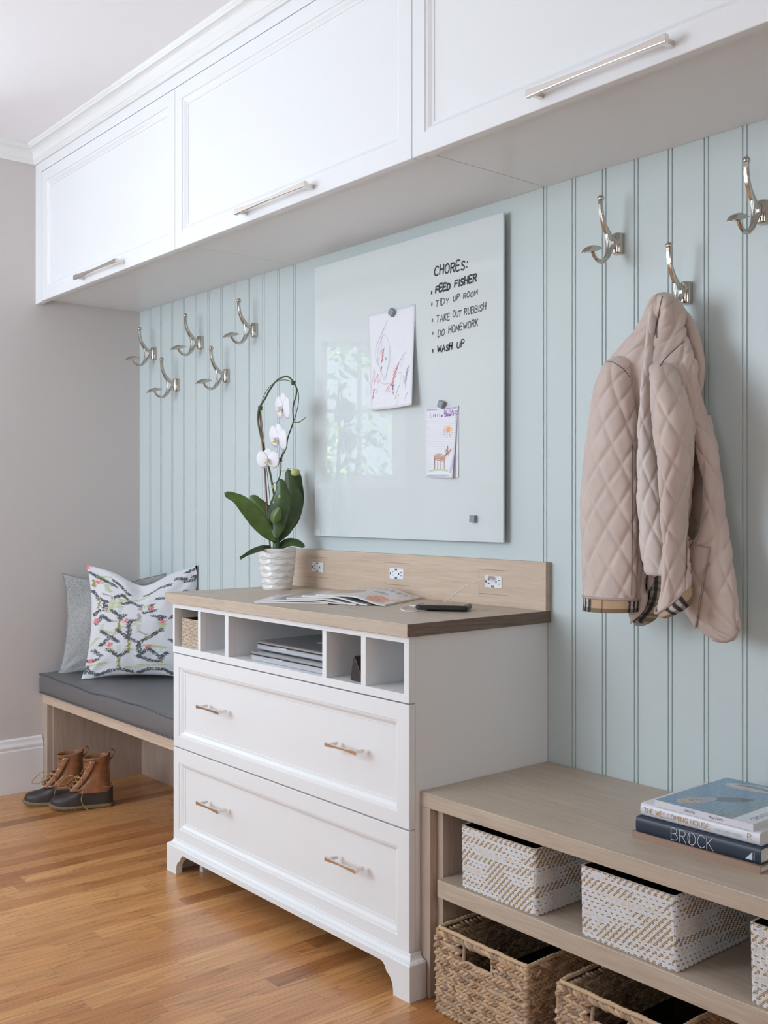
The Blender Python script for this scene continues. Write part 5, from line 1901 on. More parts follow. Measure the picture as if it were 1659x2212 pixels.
pillow('throw_pillow', 'plain grey tweed pillow leaning in the corner behind the patterned one', 'pillow', 4.065, 125, 352, 0.4512, .196, .190, .15, .046, M['tweed'], tweedc, .025, 0.0, 1, M['tweedp'], grp='pillows on the corner bench')
pillow('throw_pillow', 'white pillow printed with dark grey, green and coral ikat lattice', 'pillow', 3.925, 178, 426, 0.4512, .214, .212, .17, .060, M['ikat'], ikat, .055, 0.0, 5, None, grp='pillows on the corner bench')

# ================================================================== WOVEN BASKETS
M['wv_white'] = mat('white_woven_strand', (.80, .81, .84), .6)
M['wv_tan'] = mat('tan_woven_strand', (.36, .22, .085), .7)
M['wv_cream'] = mat('cream_woven_strand', (.76, .69, .60), .7)
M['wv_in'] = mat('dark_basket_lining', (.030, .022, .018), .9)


def white_basket(label, x0):
    """white and tan twill-woven storage box, front at y=-0.4215"""
    zb = 0.2714
    Wd, Dp, Ht = .2180, .345, .1345
    t = thing('storage_basket', label, 'basket', (x0 + Wd / 2, -.25, zb), 'white and tan woven baskets on the middle shelf')
    fy = -0.4215
    tp = .003
    mb = MB()

    def corner(z):
        s = z / Ht
        return (x0 + .004 * (1 - s) * 0 + .003 * (1 - s), x0 + Wd + .003 * (1 - s) - .001, fy, fy + Dp)
    mb.loft([[(p[0], p[1], zb + z) for p in rbox_ring(*corner(z)[:2], *corner(z)[2:], .009)] for z in (.0008, Ht)], caps=False)
    k = rbox_ring(*corner(0)[:2], *corner(0)[2:], .009)
    mb.add([(p[0], p[1], zb + .0008) for p in k], [tuple(range(len(k)))])
    a, b, c_, d_ = corner(Ht)
    outer = rbox_ring(a, b, c_, d_, .009); inner = rbox_ring(a + .0045, b - .0045, c_ + .0045, d_ - .0045, .006)
    mb.loft([[(p[0], p[1], zb + Ht) for p in outer], [(p[0], p[1], zb + Ht) for p in inner]], caps=False)
    mb.build('body', M['wv_cream'], t)
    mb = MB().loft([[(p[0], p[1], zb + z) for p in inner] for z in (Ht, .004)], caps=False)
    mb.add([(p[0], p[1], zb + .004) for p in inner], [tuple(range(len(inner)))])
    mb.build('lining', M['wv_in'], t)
    mb = MB()
    cw, rh = .0027, .0029
    nrow = int((Ht - .001) / rh)
    ring = rbox_ring(x0, x0 + Wd, fy, fy + Dp, .009)
    wk = ring_walk(ring, cw)
    # start counting at the front left corner
    for r in range(nrow):
        z0 = .0012 + r * rh
        band = fn(r * .33 + x0 * 7, 0.5, 2.0)
        for q, (p, dd, nn) in enumerate(wk):
            if p.y > fy + Dp - .12: continue
            sh = .003 * (1 - z0 / Ht)
            loc = .60 * fn(q * .035 + x0 * 9, r * .07, 5.0) + .85 * fn((q + r * 1.0) * .014, r * .24, 8.0) + .05
            ph = (q - r) % 5
            dense = 2.2 + 3.2 * loc
            if ph < 2 and (loc > .06 or r % 3 == 0) and loc > -.30: mi = 1
            elif ph == 2 and loc > .02 and r % 3 == 0: mi = 1
            elif loc < -.30 and random.random() < .5: mi = 2
            else: mi = 2 if random.random() < .06 else 0
            hh = .0006 + random.uniform(0, .0003) + (.0002 if mi != 1 else -.0002)
            g = .00016
            c0 = p + Vector((sh, 0, zb + z0))
            if mi == 1:
                A = [c0 - dd * (cw / 2) + Vector((0, 0, g * 2.0)), c0 + dd * (cw / 2) + Vector((0, 0, g * 2.0)), c0 + dd * (cw / 2) + Vector((0, 0, rh - g * 2.0)), c0 - dd * (cw / 2) + Vector((0, 0, rh - g * 2.0))]
            else:
                A = [c0 - dd * (cw / 2 - g) + Vector((0, 0, g * .2)), c0 + dd * (cw / 2 - g) + Vector((0, 0, g * .2)), c0 + dd * (cw / 2 - g) + Vector((0, 0, rh - g * .2)), c0 - dd * (cw / 2 - g) + Vector((0, 0, rh - g * .2))]
            m_ = sum(A, Vector()) / 4
            B = [m_ + (v - m_) * .72 + nn * hh for v in A]
            A = [v - nn * .0002 for v in A]
            mb.add(A + B, [(4, 5, 6, 7), (0, 1, 5, 4), (1, 2, 6, 5), (2, 3, 7, 6), (3, 0, 4, 7)], mi)
    mb.build('weave', [M['wv_white'], M['wv_tan'], M['wv_cream']], t, fix=False)
    return t


random.seed(21)
white_basket('white and tan woven basket nearest the white chest on the middle shelf', 2.3555)
white_basket('white and tan woven basket in the middle of the shelf row, between two others', 2.6870)
white_basket('white and tan woven basket cut by the right edge of the picture', 3.0480)

M['hya'] = island('water_hyacinth', [(.24, .13, .065), (.50, .32, .18), (.60, .42, .26), (.26, .18, .125), (.54, .38, .24), (.40, .28, .19)], .75, .6, 260)
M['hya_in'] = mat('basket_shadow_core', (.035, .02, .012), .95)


def braid_basket(label, x0, fy=-0.4590):
    Wd, Dp, Ht = .264, .375, .1860
    t = thing('storage_basket', label, 'basket', (x0 + Wd / 2, -.25, 0), 'braided rush baskets on the floor under the shelf')
    hx0, hx1, hz0, hz1 = x0 + .083, x0 + .166, .1330, .1660
    # inner core wall with a real hand hole in the front
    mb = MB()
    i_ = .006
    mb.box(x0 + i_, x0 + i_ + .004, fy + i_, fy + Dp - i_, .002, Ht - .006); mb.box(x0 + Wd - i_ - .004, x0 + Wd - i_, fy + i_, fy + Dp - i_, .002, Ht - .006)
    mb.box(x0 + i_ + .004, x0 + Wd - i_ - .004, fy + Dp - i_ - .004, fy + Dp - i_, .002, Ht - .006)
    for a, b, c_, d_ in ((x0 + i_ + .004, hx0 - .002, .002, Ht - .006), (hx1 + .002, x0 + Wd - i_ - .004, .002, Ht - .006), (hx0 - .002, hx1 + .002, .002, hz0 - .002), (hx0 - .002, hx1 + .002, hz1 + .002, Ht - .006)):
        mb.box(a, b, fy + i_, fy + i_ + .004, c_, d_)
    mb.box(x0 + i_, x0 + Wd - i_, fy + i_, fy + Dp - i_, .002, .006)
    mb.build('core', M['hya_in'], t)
    mb = MB()
    rows, rh = 10, .0176
    def lump(c_, d, up, nn, flip, sc=1.0):
        a = .46 if flip else -.46
        a += random.uniform(-.16, .16)
        dr = (d * math.cos(a) + up * math.sin(a)).normalized()
        sd = dr.cross(nn).normalized()
        mb.ell(c_ + nn * random.uniform(-.0008, .0012), dr * (.0138 * sc * random.uniform(.88, 1.12)), sd * (.0047 * sc * random.uniform(.8, 1.15)), nn * .0075, 8, 6)
    def wall(o, d, Lg, nn, inward=False, hole=None, rmin=0, rmax=99, ymax=None):
        up = VU
        for r in range(rows):
            if r < rmin or r > rmax: continue
            zc = .0100 + r * rh
            for half in (0, 1):
                z = zc + (half - .5) * rh * .50
                s = .004 + (.006 if half else 0) + random.uniform(-.002, .002)
                while s < Lg - .003:
                    p = o + d * s + up * z
                    if not (hole and hole[0] - .006 < p.x < hole[1] + .006 and hole[2] - .004 < z < hole[3] + .004):
                        lump(p, d, up, nn, (half == 0) ^ (r % 1 == 1))
                    s += .0124 * random.uniform(.92, 1.08)
    wall(Vector((x0, fy + .002, 0)), Vector((1, 0, 0)), Wd, Vector((0, -1, 0)), hole=(hx0, hx1, hz0, hz1))
    wall(Vector((x0 + Wd - .002, fy, 0)), Vector((0, 1, 0)), Dp, Vector((1, 0, 0)))
    wall(Vector((x0 + .0115, fy + .01, 0)), Vector((0, 1, 0)), Dp - .02, Vector((1, 0, 0)), rmin=3)
    wall(Vector((x0 + .01, fy + Dp - .0115, 0)), Vector((1, 0, 0)), Wd - .02, Vector((0, -1, 0)), rmin=3)
    wall(Vector((x0 + .002, fy, 0)), Vector((0, 1, 0)), .20, Vector((-1, 0, 0)), rmin=5)
    mb.build('braid', M['hya'], t, smooth=True, angle=0, fix=False)
    # rims: a wrapped cord round the top, the corners and the hand hole
    mb = MB()

    def wrapped(pts, r, closed=False):
        P = []
        for a, b in zip(pts[:-1], pts[1:]):
            a, b = Vector(a), Vector(b)
            n = max(2, int((b - a).length / .0022))
            P += [a.lerp(b, k / n) for k in range(n)]
        P.append(Vector(pts[-1]))
        R_ = [r * (1 + .12 * math.sin(k * 1.55) + .08 * random.uniform(-1, 1)) for k in range(len(P))]
        P = [p + Vector((fn(k * .11, x0, 1), fn(k * .11, x0, 5), fn(k * .09, x0, 9))) * .0016 for k, p in enumerate(P)]
        mb.tube(P, R_, 8)
    z = Ht - .0035
    rr_ = .010
    cs = [(x0 + .003, fy + rr_ + .002, z), (x0 + .003, fy + Dp - .004, z), (x0 + Wd - .003, fy + Dp - .004, z), (x0 + Wd - .003, fy + rr_, z), (x0 + Wd - .0045, fy + .005, z), (x0 + Wd - rr_, fy + .003, z), (x0 + rr_, fy + .003, z), (x0 + .0045, fy + .005, z), (x0 + .003, fy + rr_ + .002, z)]
    wrapped(cs, .0046)
    wrapped([(hx0, fy + .002, hz0), (hx1, fy + .002, hz0), (hx1 + .001, fy + .002, hz1), (hx1, fy + .002, hz1 + .001)], .0042)
    wrapped([(hx0, fy + .002, hz1 + .004), (hx0, fy + .002, hz0)], .0042)
    wrapped([(hx0 - .004, fy + .003, hz1 + .006), (hx1 + .004, fy + .003, hz1 + .006)], .0050)
    mb.build('rim', M['hya'], t, smooth=True, angle=0, fix=False)
    mb = MB()
    wrapped([(x0 + .002, fy + .002, .006), (x0 + Wd - .002, fy + .002, .006)], .0052)
    wrapped([(x0 + Wd - .001, fy + .002, .006), (x0 + Wd - .001, fy + Dp, .006)], .0052)
    for xx in (x0 + Wd - .002, x0 + .003):
        wrapped([(xx, fy + .002, .006), (xx, fy + .002, Ht - .006)], .0058)
    mb.build('corner_cord', M['hya'], t, smooth=True, angle=0, fix=False)
    return t


random.seed(9)
braid_basket('brown braided basket on the floor nearest the white chest, hand hole in its front', 2.3210)
braid_basket('brown braided basket on the floor at the bottom edge of the picture', 2.6620, -0.4560)

# ================================================================== QUILTED COAT
from mathutils.bvhtree import BVHTree
M['coat'] = mat('dusty_pink_quilted_cotton', (.60, .485, .430), .62, bump=.35, bscale=700, sheen=.25, var=.06, vscale=14)
M['coat2'] = mat('pale_pink_cotton', (.65, .565, .515), .62, bump=.35, bscale=700, sheen=.25)
M['thread'] = mat('coat_binding', (.44, .33, .285), .6, bump=.4, bscale=900)
M['seam'] = mat('coat_seam', (.17, .115, .10), .8)
M['plaid'] = painted('checked_lining', .75, bump=.3, bscale=900)
M['darklin'] = mat('dark_coat_lining', (.045, .032, .028), .9)


def quilt(s, t, dw=.051, dh=.088):
    p = s / dw + t / dh; q = s / dw - t / dh
    a = abs(math.sin(PI * p)); b = abs(math.sin(PI * q))
    return min(1.0, a * 1.6) ** .55 * min(1.0, b * 1.6) ** .55


def garment(rows, step=.0030, seg=150, quiltd=.0046, wr=.0025, seed=0.0, expo=1.0, fold=None, s0=0.0, dw=.051, dh=.088):
    """lofted cloth body. rows: (v, u_left, u_right, y_centre, half_depth, slope)"""
    rows = [r if len(r) > 5 else tuple(r) + (0.0,) for r in rows]
    V = [r[0] for r in rows]
    col = [[r[k] for r in rows] for k in range(1, 6)]
    npx = (V[-1] - V[0]) / (step * 1000)
    n = max(8, int(npx))
    rings = []; st = []
    for i in range(n + 1):
        v = lerp(V[0], V[-1], i / n)
        uL, uR, yc, b, sl = [interp(V, c_, v) for c_ in col]
        c_ = at((uL + uR) / 2, v, y=yc)
        F = fdist(c_.x, c_.y)
        w_ = max(.0008, (uR - uL) / 2 * F / FPX)
        t_ = ((uL + uR) / 2 - PX) / FPX
        d = Vector((-SN + t_ * CS, CS + t_ * SN, 0)).normalized()
        r = Vector((d.y, -d.x, 0))
        if abs(b * r.y) > w_ * .8: b = w_ * .8 / abs(r.y)
        a = math.sqrt(max(1e-8, w_ * w_ - (b * r.y) ** 2)) / abs(r.x)
        thL = math.atan2(b * r.y, a * r.x) + PI
        per = 2 * PI * math.sqrt((a * a + b * b) / 2)
        ring = []; sr_ = []
        for k in range(seg):
            th = thL + 2 * PI * k / seg
            kk = k / seg if k < seg * .72 else k / seg - 1
            s = kk * per + s0
            nx, ny = math.cos(th) * b, math.sin(th) * a
            L_ = math.hypot(nx, ny) or 1
            nx /= L_; ny /= L_
            edge = min(1, w_ / .02)
            disp = quiltd * (quilt(s, c_.z, dw, dh) - .8) * edge
            disp += wr * (fn(s * 16 + seed, c_.z * 5, seed) + .6 * fn(s * 45 + seed, c_.z * 22, seed + 3)) * edge
            if fold: disp += fold(kk, (v - V[0]) / (V[-1] - V[0]), s, c_.z)
            p = Vector((c_.x + a * math.cos(th) + nx * disp, c_.y + b * math.sin(th) + ny * disp, c_.z))
            off = (p - c_).dot(VR)
            p.z -= sl * off
            if p.y > -.004: p.y = -.004
            ring.append(p); sr_.append((s, c_.z))
        rings.append(ring); st.append(sr_)
    return rings, st


def gbuild(name, rings, m, parent, colors=None, caps=True):
    mb = MB().loft(rings, caps=caps)
    o_ = mb.build(name, m, parent, smooth=True, angle=0, colors=colors)
    return o_, mb


def bvh(mbs):
    vs, fs = [], []
    for m_ in mbs:
        o_ = len(vs)
        vs += [Vector(p) for p in m_.v]; fs += [[i + o_ for i in f] for f in m_.f]
    return BVHTree.FromPolygons(vs, fs)


def hit(tree, u, v, lift=.001):
    d = ray(u, v); L_ = d.length
    loc, nrm, _, _ = tree.ray_cast(Vector((CX, CY, CZ)), d / L_)
    if loc is None: return None
    if nrm.dot(d) > 0: nrm = -nrm
    return loc + nrm * lift


coat = thing('quilted_coat', 'dusty pink diamond-quilted coat with checked cuffs hanging from a hook', 'coat', (2.62, -.12, .85))
yoke, _ = garment([(632, 1431, 1442, -.106, .012), (636, 1420, 1452, -.107, .024), (644, 1409, 1461, -.107, .032), (658, 1402, 1467, -.107, .034), (680, 1391, 1474, -.106, .036), (705, 1376, 1471, -.104, .034), (735, 1350, 1477, -.108, .038), (770, 1320, 1487, -.112, .042), (800, 1303, 1494, -.115, .044), (860, 1300, 1498, -.115, .044), (980, 1330, 1494, -.11, .042), (1120, 1348, 1485, -.105, .040), (1240, 1366, 1452, -.10, .030), (1300, 1376, 1430, -.10, .02)],
                  seg=200, wr=.004, seed=2, fold=lambda k, t, s, z: -.016 * math.exp(-((k - .22 + t * .06) / .035) ** 2) * sstep(.02, .12, t) + .006 * math.sin(k * 26 + 1) * sstep(0, .05, t) * (1 - t))
_, m_yoke = gbuild('back_and_shoulders', yoke, M['coat'], coat)
slv, _ = garment([(770, 1326, 1350, -.140, .012), (776, 1314, 1360, -.143, .022), (790, 1301, 1367, -.148, .034), (815, 1290, 1371, -.152, .042), (850, 1280, 1374, -.155, .046), (900, 1272, 1378, -.158, .048), (1000, 1260, 1383, -.160, .050), (1100, 1254, 1385, -.160, .050), (1200, 1256, 1386, -.158, .048), (1292, 1262, 1381, -.156, .046)],
                 seg=150, wr=.0025, seed=7, s0=.012, fold=lambda k, t, s, z: -.006 * math.exp(-((k - .43) / .02) ** 2) * sstep(.2, .5, t))
o_slv, m_slv = gbuild('sleeve', slv, M['coat'], coat)
strand, _ = garment([(641, 1415, 1425, -.117, .010), (665, 1405, 1421, -.127, .014), (690, 1400, 1418, -.134, .016), (726, 1396, 1416, -.146, .017), (780, 1390, 1411, -.160, .018), (831, 1385, 1408, -.165, .018), (937, 1378, 1412, -.170, .020), (1043, 1377, 1425, -.172, .022), (1149, 1381, 1435, -.172, .020), (1236, 1392, 1441, -.170, .012), (1243, 1397, 1441, -.170, .008)],
                    seg=90, wr=.003, seed=13, dw=.04)
_, m_str = gbuild('front_edge', strand, M['coat2'], coat)
slr, _ = garment([(784, 1414, 1430, -.160, .010), (790, 1405, 1448, -.165, .022), (805, 1403, 1462, -.170, .032), (825, 1404, 1472, -.174, .040), (867, 1407, 1488, -.178, .046), (937, 1412, 1500, -.180, .048), (975, 1418, 1498, -.180, .046), (1043, 1424, 1490, -.178, .042), (1114, 1427, 1486, -.176, .040), (1184, 1432, 1485, -.174, .038, -.05), (1240, 1430, 1487, -.172, .038, -.35), (1291, 1418, 1490, -.170, .038, -.90)],
                 seg=130, wr=.003, seed=23, s0=.02)
_, m_slr = gbuild('sleeve', slr, M['coat'], coat)
fr1, _ = garment([(900, 1450, 1530, -.050, .016), (980, 1465, 1548, -.048, .018), (1100, 1470, 1550, -.046, .018), (1220, 1470, 1550, -.048, .016)], seg=90, wr=.004, seed=31)
gbuild('inner_fold', fr1, M['coat'], coat)
fr2, _ = garment([(676, 1446, 1470, -.090, .010), (700, 1438, 1470, -.094, .016), (736, 1424, 1478, -.098, .026), (785, 1416, 1494, -.100, .036), (824, 1420, 1506, -.098, .040), (866, 1436, 1516, -.092, .038), (900, 1462, 1527, -.086, .034), (938, 1492, 1541, -.082, .030), (981, 1506, 1553, -.080, .028), (1045, 1519, 1560, -.078, .026), (1096, 1521, 1566, -.078, .027), (1150, 1510, 1574, -.080, .030), (1184, 1492, 1579, -.082, .032), (1220, 1478, 1583, -.084, .032), (1255, 1476, 1587, -.084, .032), (1300, 1476, 1592, -.084, .030), (1322, 1480, 1594, -.084, .028), (1346, 1493, 1596, -.084, .024), (1367, 1512, 1592, -.084, .018), (1380, 1533, 1585, -.084, .012), (1388, 1552, 1570, -.084, .005)],
                 seg=150, wr=.003, seed=41, s0=.03, dw=.056, dh=.10)
_, m_fr2 = gbuild('front_panel', fr2, M['coat'], coat)
colr_, _ = garment([(640, 1444, 1456, -.060, .006), (665, 1457, 1478, -.058, .010), (700, 1472, 1501, -.056, .012), (740, 1487, 1515, -.054, .013), (790, 1501, 1523, -.052, .012), (826, 1508, 1521, -.052, .010), (850, 1510, 1515, -.052, .004)], seg=70, quiltd=.001, wr=.002, seed=51)
_, m_col = gbuild('collar', colr_, M['coat'], coat)
lin, _ = garment([(650, 1448, 1470, -.045, .006), (700, 1462, 1488, -.045, .008), (760, 1474, 1502, -.045, .008), (830, 1490, 1512, -.045, .006)], seg=40, quiltd=0, wr=.001)
gbuild('neck_lining', lin, M['darklin'], coat)


def plaidc(s, t, tb, dark=1.0, rows=True):
    p = (s % .118)
    c_ = (.50, .36, .22)
    for a, b in ((.010, .0165), (.0235, .0305), (.0375, .0450)):
        if a < p < b: c_ = (.045, .043, .045)
    if .0165 < p < .0235 or .0305 < p < .0375: c_ = (.60, .53, .48)
    if .0720 < p < .0738: c_ = (.33, .06, .04)
    if rows and tb < .009: c_ = tuple(x * .42 for x in c_)
    return tuple(x * dark for x in c_)


def cuff(rows, s0, name, sl_=0):
    R_, st = garment(rows, seg=130, quiltd=.0008, wr=.0012, seed=60, step=.0012, s0=s0)
    cc = []
    zlast = st[-1][0][1]
    for sr_ in st:
        for (s, z) in sr_: cc.append(plaidc(s, z, z - zlast))
    mb = MB().loft(R_, caps=False)
    inner = [[p + (Vector((sum(q.x for q in ring) / len(ring), sum(q.y for q in ring) / len(ring), p.z)) - p) * .06 for p in ring] for ring in reversed(R_)]
    n0 = len(mb.v)
    mb.loft([R_[-1]] + inner, caps=False)
    cc += [(.12, .10, .08)] * (len(mb.v) - n0)
    o_ = mb.build(name, M['plaid'], coat, smooth=True, angle=0, colors=cc)
    # binding along the top of the turned-back cuff
    b_ = MB().tube(R_[0] + [R_[0][0]], .0030, 8)
    b_.build('binding', M['thread'], o_, smooth=True)
    return R_


cuff([(1290, 1260, 1382, -.156, .048), (1304, 1260, 1381, -.156, .048, -.02), (1319, 1258, 1379, -.156, .047, -.04)], -.001, 'cuff')
cuff([(1288, 1416, 1491, -.170, .040, -.90), (1300, 1423, 1494, -.170, .040, -.78), (1318, 1434, 1494, -.170, .036, -.50)], -.030, 'cuff')
# back hem: pale turned edge and the checked lining seen inside it
g_, _ = garment([(1225, 1384, 1402, -.135, .010), (1258, 1381, 1394, -.135, .008), (1273, 1377, 1395, -.135, .009), (1284, 1373, 1400, -.135, .010), (1300, 1364, 1398, -.135, .010), (1312, 1358, 1394, -.135, .010), (1326, 1358, 1384, -.135, .009), (1340, 1360, 1370, -.135, .006), (1348, 1361, 1363, -.135, .003)], seg=60, quiltd=.0015, wr=.001, step=.002)
_, m_g = gbuild('back_hem', g_, M['coat2'], coat)
h_, st = garment([(1236, 1400, 1442, -.115, .008), (1284, 1396, 1440, -.115, .009), (1310, 1388, 1432, -.115, .009), (1330, 1374, 1420, -.115, .008), (1343, 1364, 1405, -.115, .006), (1352, 1372, 1388, -.115, .003)], seg=110, quiltd=.0, wr=.002, step=.0014)
cc = []
for sr_ in st:
    for (s, z) in sr_:
        t_ = (z * 1.0) % .034
        k_ = plaidc(s + .013, z, 1, .55)
        if t_ < .008 or .013 < t_ < .020: k_ = tuple(x * .5 for x in k_)
        if z < st[-1][0][1] + .007: k_ = (.30, .24, .20)
        cc.append(k_)
gbuild('lining', h_, M['plaid'], coat, colors=cc)
tree = bvh([m_yoke, m_slv, m_str, m_slr, m_fr2, m_col, m_g])


def seamline(pts, r, m, name, lift=.0006, n=60):
    P = []
    dense = spline([Vector((u, v, 0)) for u, v in pts], n)
    for p in dense:
        q = hit(tree, p.x, p.y, lift)
        if q is not None: P.append(q)
    # drop sudden jumps in depth
    Q = [P[0]]
    for q in P[1:]:
        if (q - Q[-1]).length < .03: Q.append(q)
    if len(Q) > 3: MB().tube(Q, r, 6).build(name, m, coat, smooth=True)


seamline([(1431, 640), (1424, 672), (1420, 705), (1419, 730)], .0010, M['seam'], 'seam')
seamline([(1478, 737), (1455, 757), (1436, 776), (1425, 792)], .0010, M['seam'], 'seam')
seamline([(1306, 783), (1322, 782), (1345, 796), (1360, 814)], .0008, M['seam'], 'seam', .0004)
seamline([(1366, 960), (1366, 1100), (1365, 1200), (1364, 1286)], .0008, M['seam'], 'seam', .0004)
seamline([(1403, 1243), (1420, 1240), (1440, 1239)], .0022, M['thread'], 'binding')
seamline([(1394, 1258), (1396, 1273), (1401, 1284), (1398, 1305), (1386, 1325), (1362, 1347)], .0022, M['thread'], 'binding')
seamline([(1478, 1324), (1493, 1345), (1512, 1366), (1533, 1379), (1555, 1385), (1578, 1380), (1592, 1362), (1594, 1340)], .0024, M['thread'], 'binding')
# patch pocket on the front panel
pk = MB()


def pkf(a, b):
    top_u = lerp(1483, 1534, a); top_v = 1160 + 22 * a + 6 * math.sin(a * PI)
    bot_u = lerp(1480, 1505, a); bot_v = lerp(1318, 1355, a)
    q = hit(tree, lerp(top_u, bot_u, b), lerp(top_v, bot_v, b), .0034)
    return q if q is not None else at(lerp(top_u, bot_u, b), lerp(top_v, bot_v, b), y=-.115)


pk.grid(14, 36, pkf)
o_pk = pk.build('pocket', M['coat'], coat, smooth=True, solid=.002, angle=0)
for pts in ([pkf(i / 20, 0) for i in range(21)], [pkf(1, i / 30) for i in range(31)]):
    MB().tube([p + Vector((0, -.001, 0)) for p in pts], .0017, 6).build('pocket_binding', M['thread'], o_pk, smooth=True)

# ================================================================== BOOTS
M['tan_l'] = mat('tan_boot_leather', (.26, .105, .043), .42, bump=.5, bscale=160, var=.25, vscale=40, coat=.1)
M['rub'] = mat('dark_brown_rubber', (.040, .030, .027), .5, bump=.1)
M['gum'] = mat('gum_sole', (.20, .135, .065), .7, bump=.3, bscale=300)
M['lace'] = mat('rawhide_lace', (.40, .21, .07), .6)
M['eye'] = mat('brass_eyelet', (.55, .42, .24), .25, metal=1)
M['stitch'] = mat('light_stitching', (.42, .28, .20), .8)
M['inboot'] = mat('boot_lining', (.05, .025, .015), .9)


def make_boot(side, label):
    t = thing('boot', label, 'boot', (0, 0, 0), 'pair of laced boots under the corner bench')
    Lg = .222
    XS = [0, .04, .12, .25, .40, .55, .70, .85, .95, 1.0]       # from toe 0 to heel 1
    HW = [.004, .021, .032, .038, .038, .034, .032, .033, .028, .006]
    def x_(s): return .112 - Lg * s
    def hw(s): return interp(XS, HW, s)
    def cy_(s): return side * (.004 * math.cos(s * PI) - .006 * (1 - s) ** 2)
    # sole
    def foot_ring(z, grow):
        R_ = []
        n = 44
        for k in range(2 * n):
            if k <= n: s, sg = k / n, 1
            else: s, sg = (2 * n - k) / n, -1
            # even spacing near the tips
            q = .5 - .5 * math.cos(PI * s)
            R_.append((x_(q) + (grow if q < .5 else -grow) * (abs(2 * q - 1) ** 3), cy_(q) + sg * (hw(q) + grow), z))
        return R_
    spring = lambda x: .010 * max(0, (x - .05) / .062) ** 2
    mb = MB()
    rings = []
    for z, g in ((0.0, .0005), (.002, .003), (.012, .0036), (.0145, .002)):
        rings.append([(p[0], p[1], max(z + spring(p[0]), (0.0 if not (-.035 < p[0] < .0) else .004) if z < .001 else 0)) for p in foot_ring(z, g)])
    mb.loft(rings)
    mb.build('sole', M['gum'], t, smooth=True, angle=50)
    mb = MB()
    fr = ring_walk([(p[0], p[1]) for p in foot_ring(0, .0035)], .0072)
    for q, (p, d, nn) in enumerate(fr):
        if p.x < -.005: continue
        z = .0078 + spring(p.x)
        sg = 1 if q % 2 else -1
        mb.ell(p + Vector((0, 0, z)), (d * .8 + VU * .5 * sg).normalized() * .0048, nn * .0022, (VU * .8 - d * .5 * sg).normalized() * .0024, 7, 5)
    mb.build('tread', M['gum'], t, smooth=True)
    # rubber shell: cross-sections from toe to heel
    RT = [.016, .034, .043, .053, .067, .073, .074, .074, .072, .070]
    mb = MB(); rings = []
    n = 46
    for i in range(n + 1):
        s = .002 + .996 * (i / n)
        w_, h = hw(s) , interp(XS, RT, s)
        if s > .93: h = h
        ring = []
        for k in range(33):
            a = PI * k / 32
            yy = math.cos(a); zz = math.sin(a)
            flat = .55 if s < .34 else lerp(.55, .30, sstep(.34, .45, s))
            z = .013 + spring(x_(s)) + (h - .013) * (zz ** flat if zz > 0 else 0)
            y = w_ * (abs(yy) ** .85) * (1 if yy > 0 else -1) * (1 + .03 * math.sin(a))
            rib = 0
            if s < .34:
                for rp in (-.45, -.15, .15, .45):
                    rib += .0012 * math.exp(-((y / max(w_, .01) - rp * (1 - .3 * s)) / .035) ** 2)
            ring.append((x_(s), cy_(s) + y, z + rib))
        rings.append(ring)
    mb.loft(rings, closed=False, caps=False)
    mb.build('rubber_shell', M['rub'], t, smooth=True, angle=70)
    # leather upper
    def shaft_ring(z, ins=0.0):
        q = (z - .055) / .13
        xb = interp([0, .3, .7, 1], [-.106, -.100, -.097, -.099], q) + ins
        xf = interp([0, .15, .35, .55, .8, 1], [.046, .034, .008, -.006, -.008, -.004], q) - ins
        w_ = interp([0, .2, .5, 1], [.037, .035, .036, .041], q) - ins
        c_, a = (xb + xf) / 2, (xf - xb) / 2
        R_ = []
        for k in range(60):
            th = 2 * PI * k / 60
            cx_, sx = math.cos(th), math.sin(th)
            x = c_ + a * (abs(cx_) ** .85) * (1 if cx_ > 0 else -1)
            taper = 1 - .35 * max(0, cx_) ** 2
            y = w_ * (abs(sx) ** .8) * (1 if sx > 0 else -1) * taper
            wr_ = .0022 * math.sin(z * 210 + 2.2 * math.cos(th)) * max(0, cx_) * (1 if .08 < z < .15 else 0) + .0012 * fn(x * 40, y * 40, z * 40 + side)
            R_.append((x + wr_, y + wr_ * .4, z + (.006 * (-cx_) if z > .17 else 0)))
        return R_
    zs = [.058 + .127 * i / 30 for i in range(31)]
    mb = MB()
    rings = [shaft_ring(z) for z in zs] + [shaft_ring(zs[-1] + .001, .002)] + [shaft_ring(z, .0035) for z in (.18, .15, .10)]
    mb.loft(rings, caps=False)
    mb.build('leather_upper', M['tan_l'], t, smooth=True, angle=0)
    r_ = shaft_ring(.095, .004)
    MB().add(r_, [tuple(range(len(r_)))]).build('lining', M['inboot'], t)
    # stitched seam between rubber and leather
    mb = MB(); band = []
    for i in range(60):
        s = .335 + .63 * i / 59
        band.append(s)
    for sg in (-1, 1):
        P = [(x_(s) , cy_(s) + sg * (hw(s) * interp([.33, .42, .5, 1], [.35, .72, .86, .93], s) + .001), interp(XS, RT, s) * interp([.33, .42, .5, 1], [1.03, .97, .95, .97], s) + .004) for s in band]
        mb.tube(P, .0042, 8)
    mb.tube([(x_(.335), cy_(.33) + y, .0655) for y in (-.015, -.008, 0, .008, .015)], .0042, 8)
    o2 = mb.build('welt_band', M['tan_l'], t, smooth=True)
    mb = MB()
    for sg in (-1, 1):
        for row in (-.0018, .0018):
            for s in band[::1]:
                p = Vector((x_(s), cy_(s) + sg * (hw(s) * interp([.33, .42, .5, 1], [.35, .72, .86, .93], s) + .0050), interp(XS, RT, s) * interp([.33, .42, .5, 1], [1.03, .97, .95, .97], s) + .004 + row))
                mb.ell(p, (.0012, 0, 0), (0, .0007, 0), (0, 0, .0004), 5, 4)
    mb.build('stitching', M['stitch'], o2)
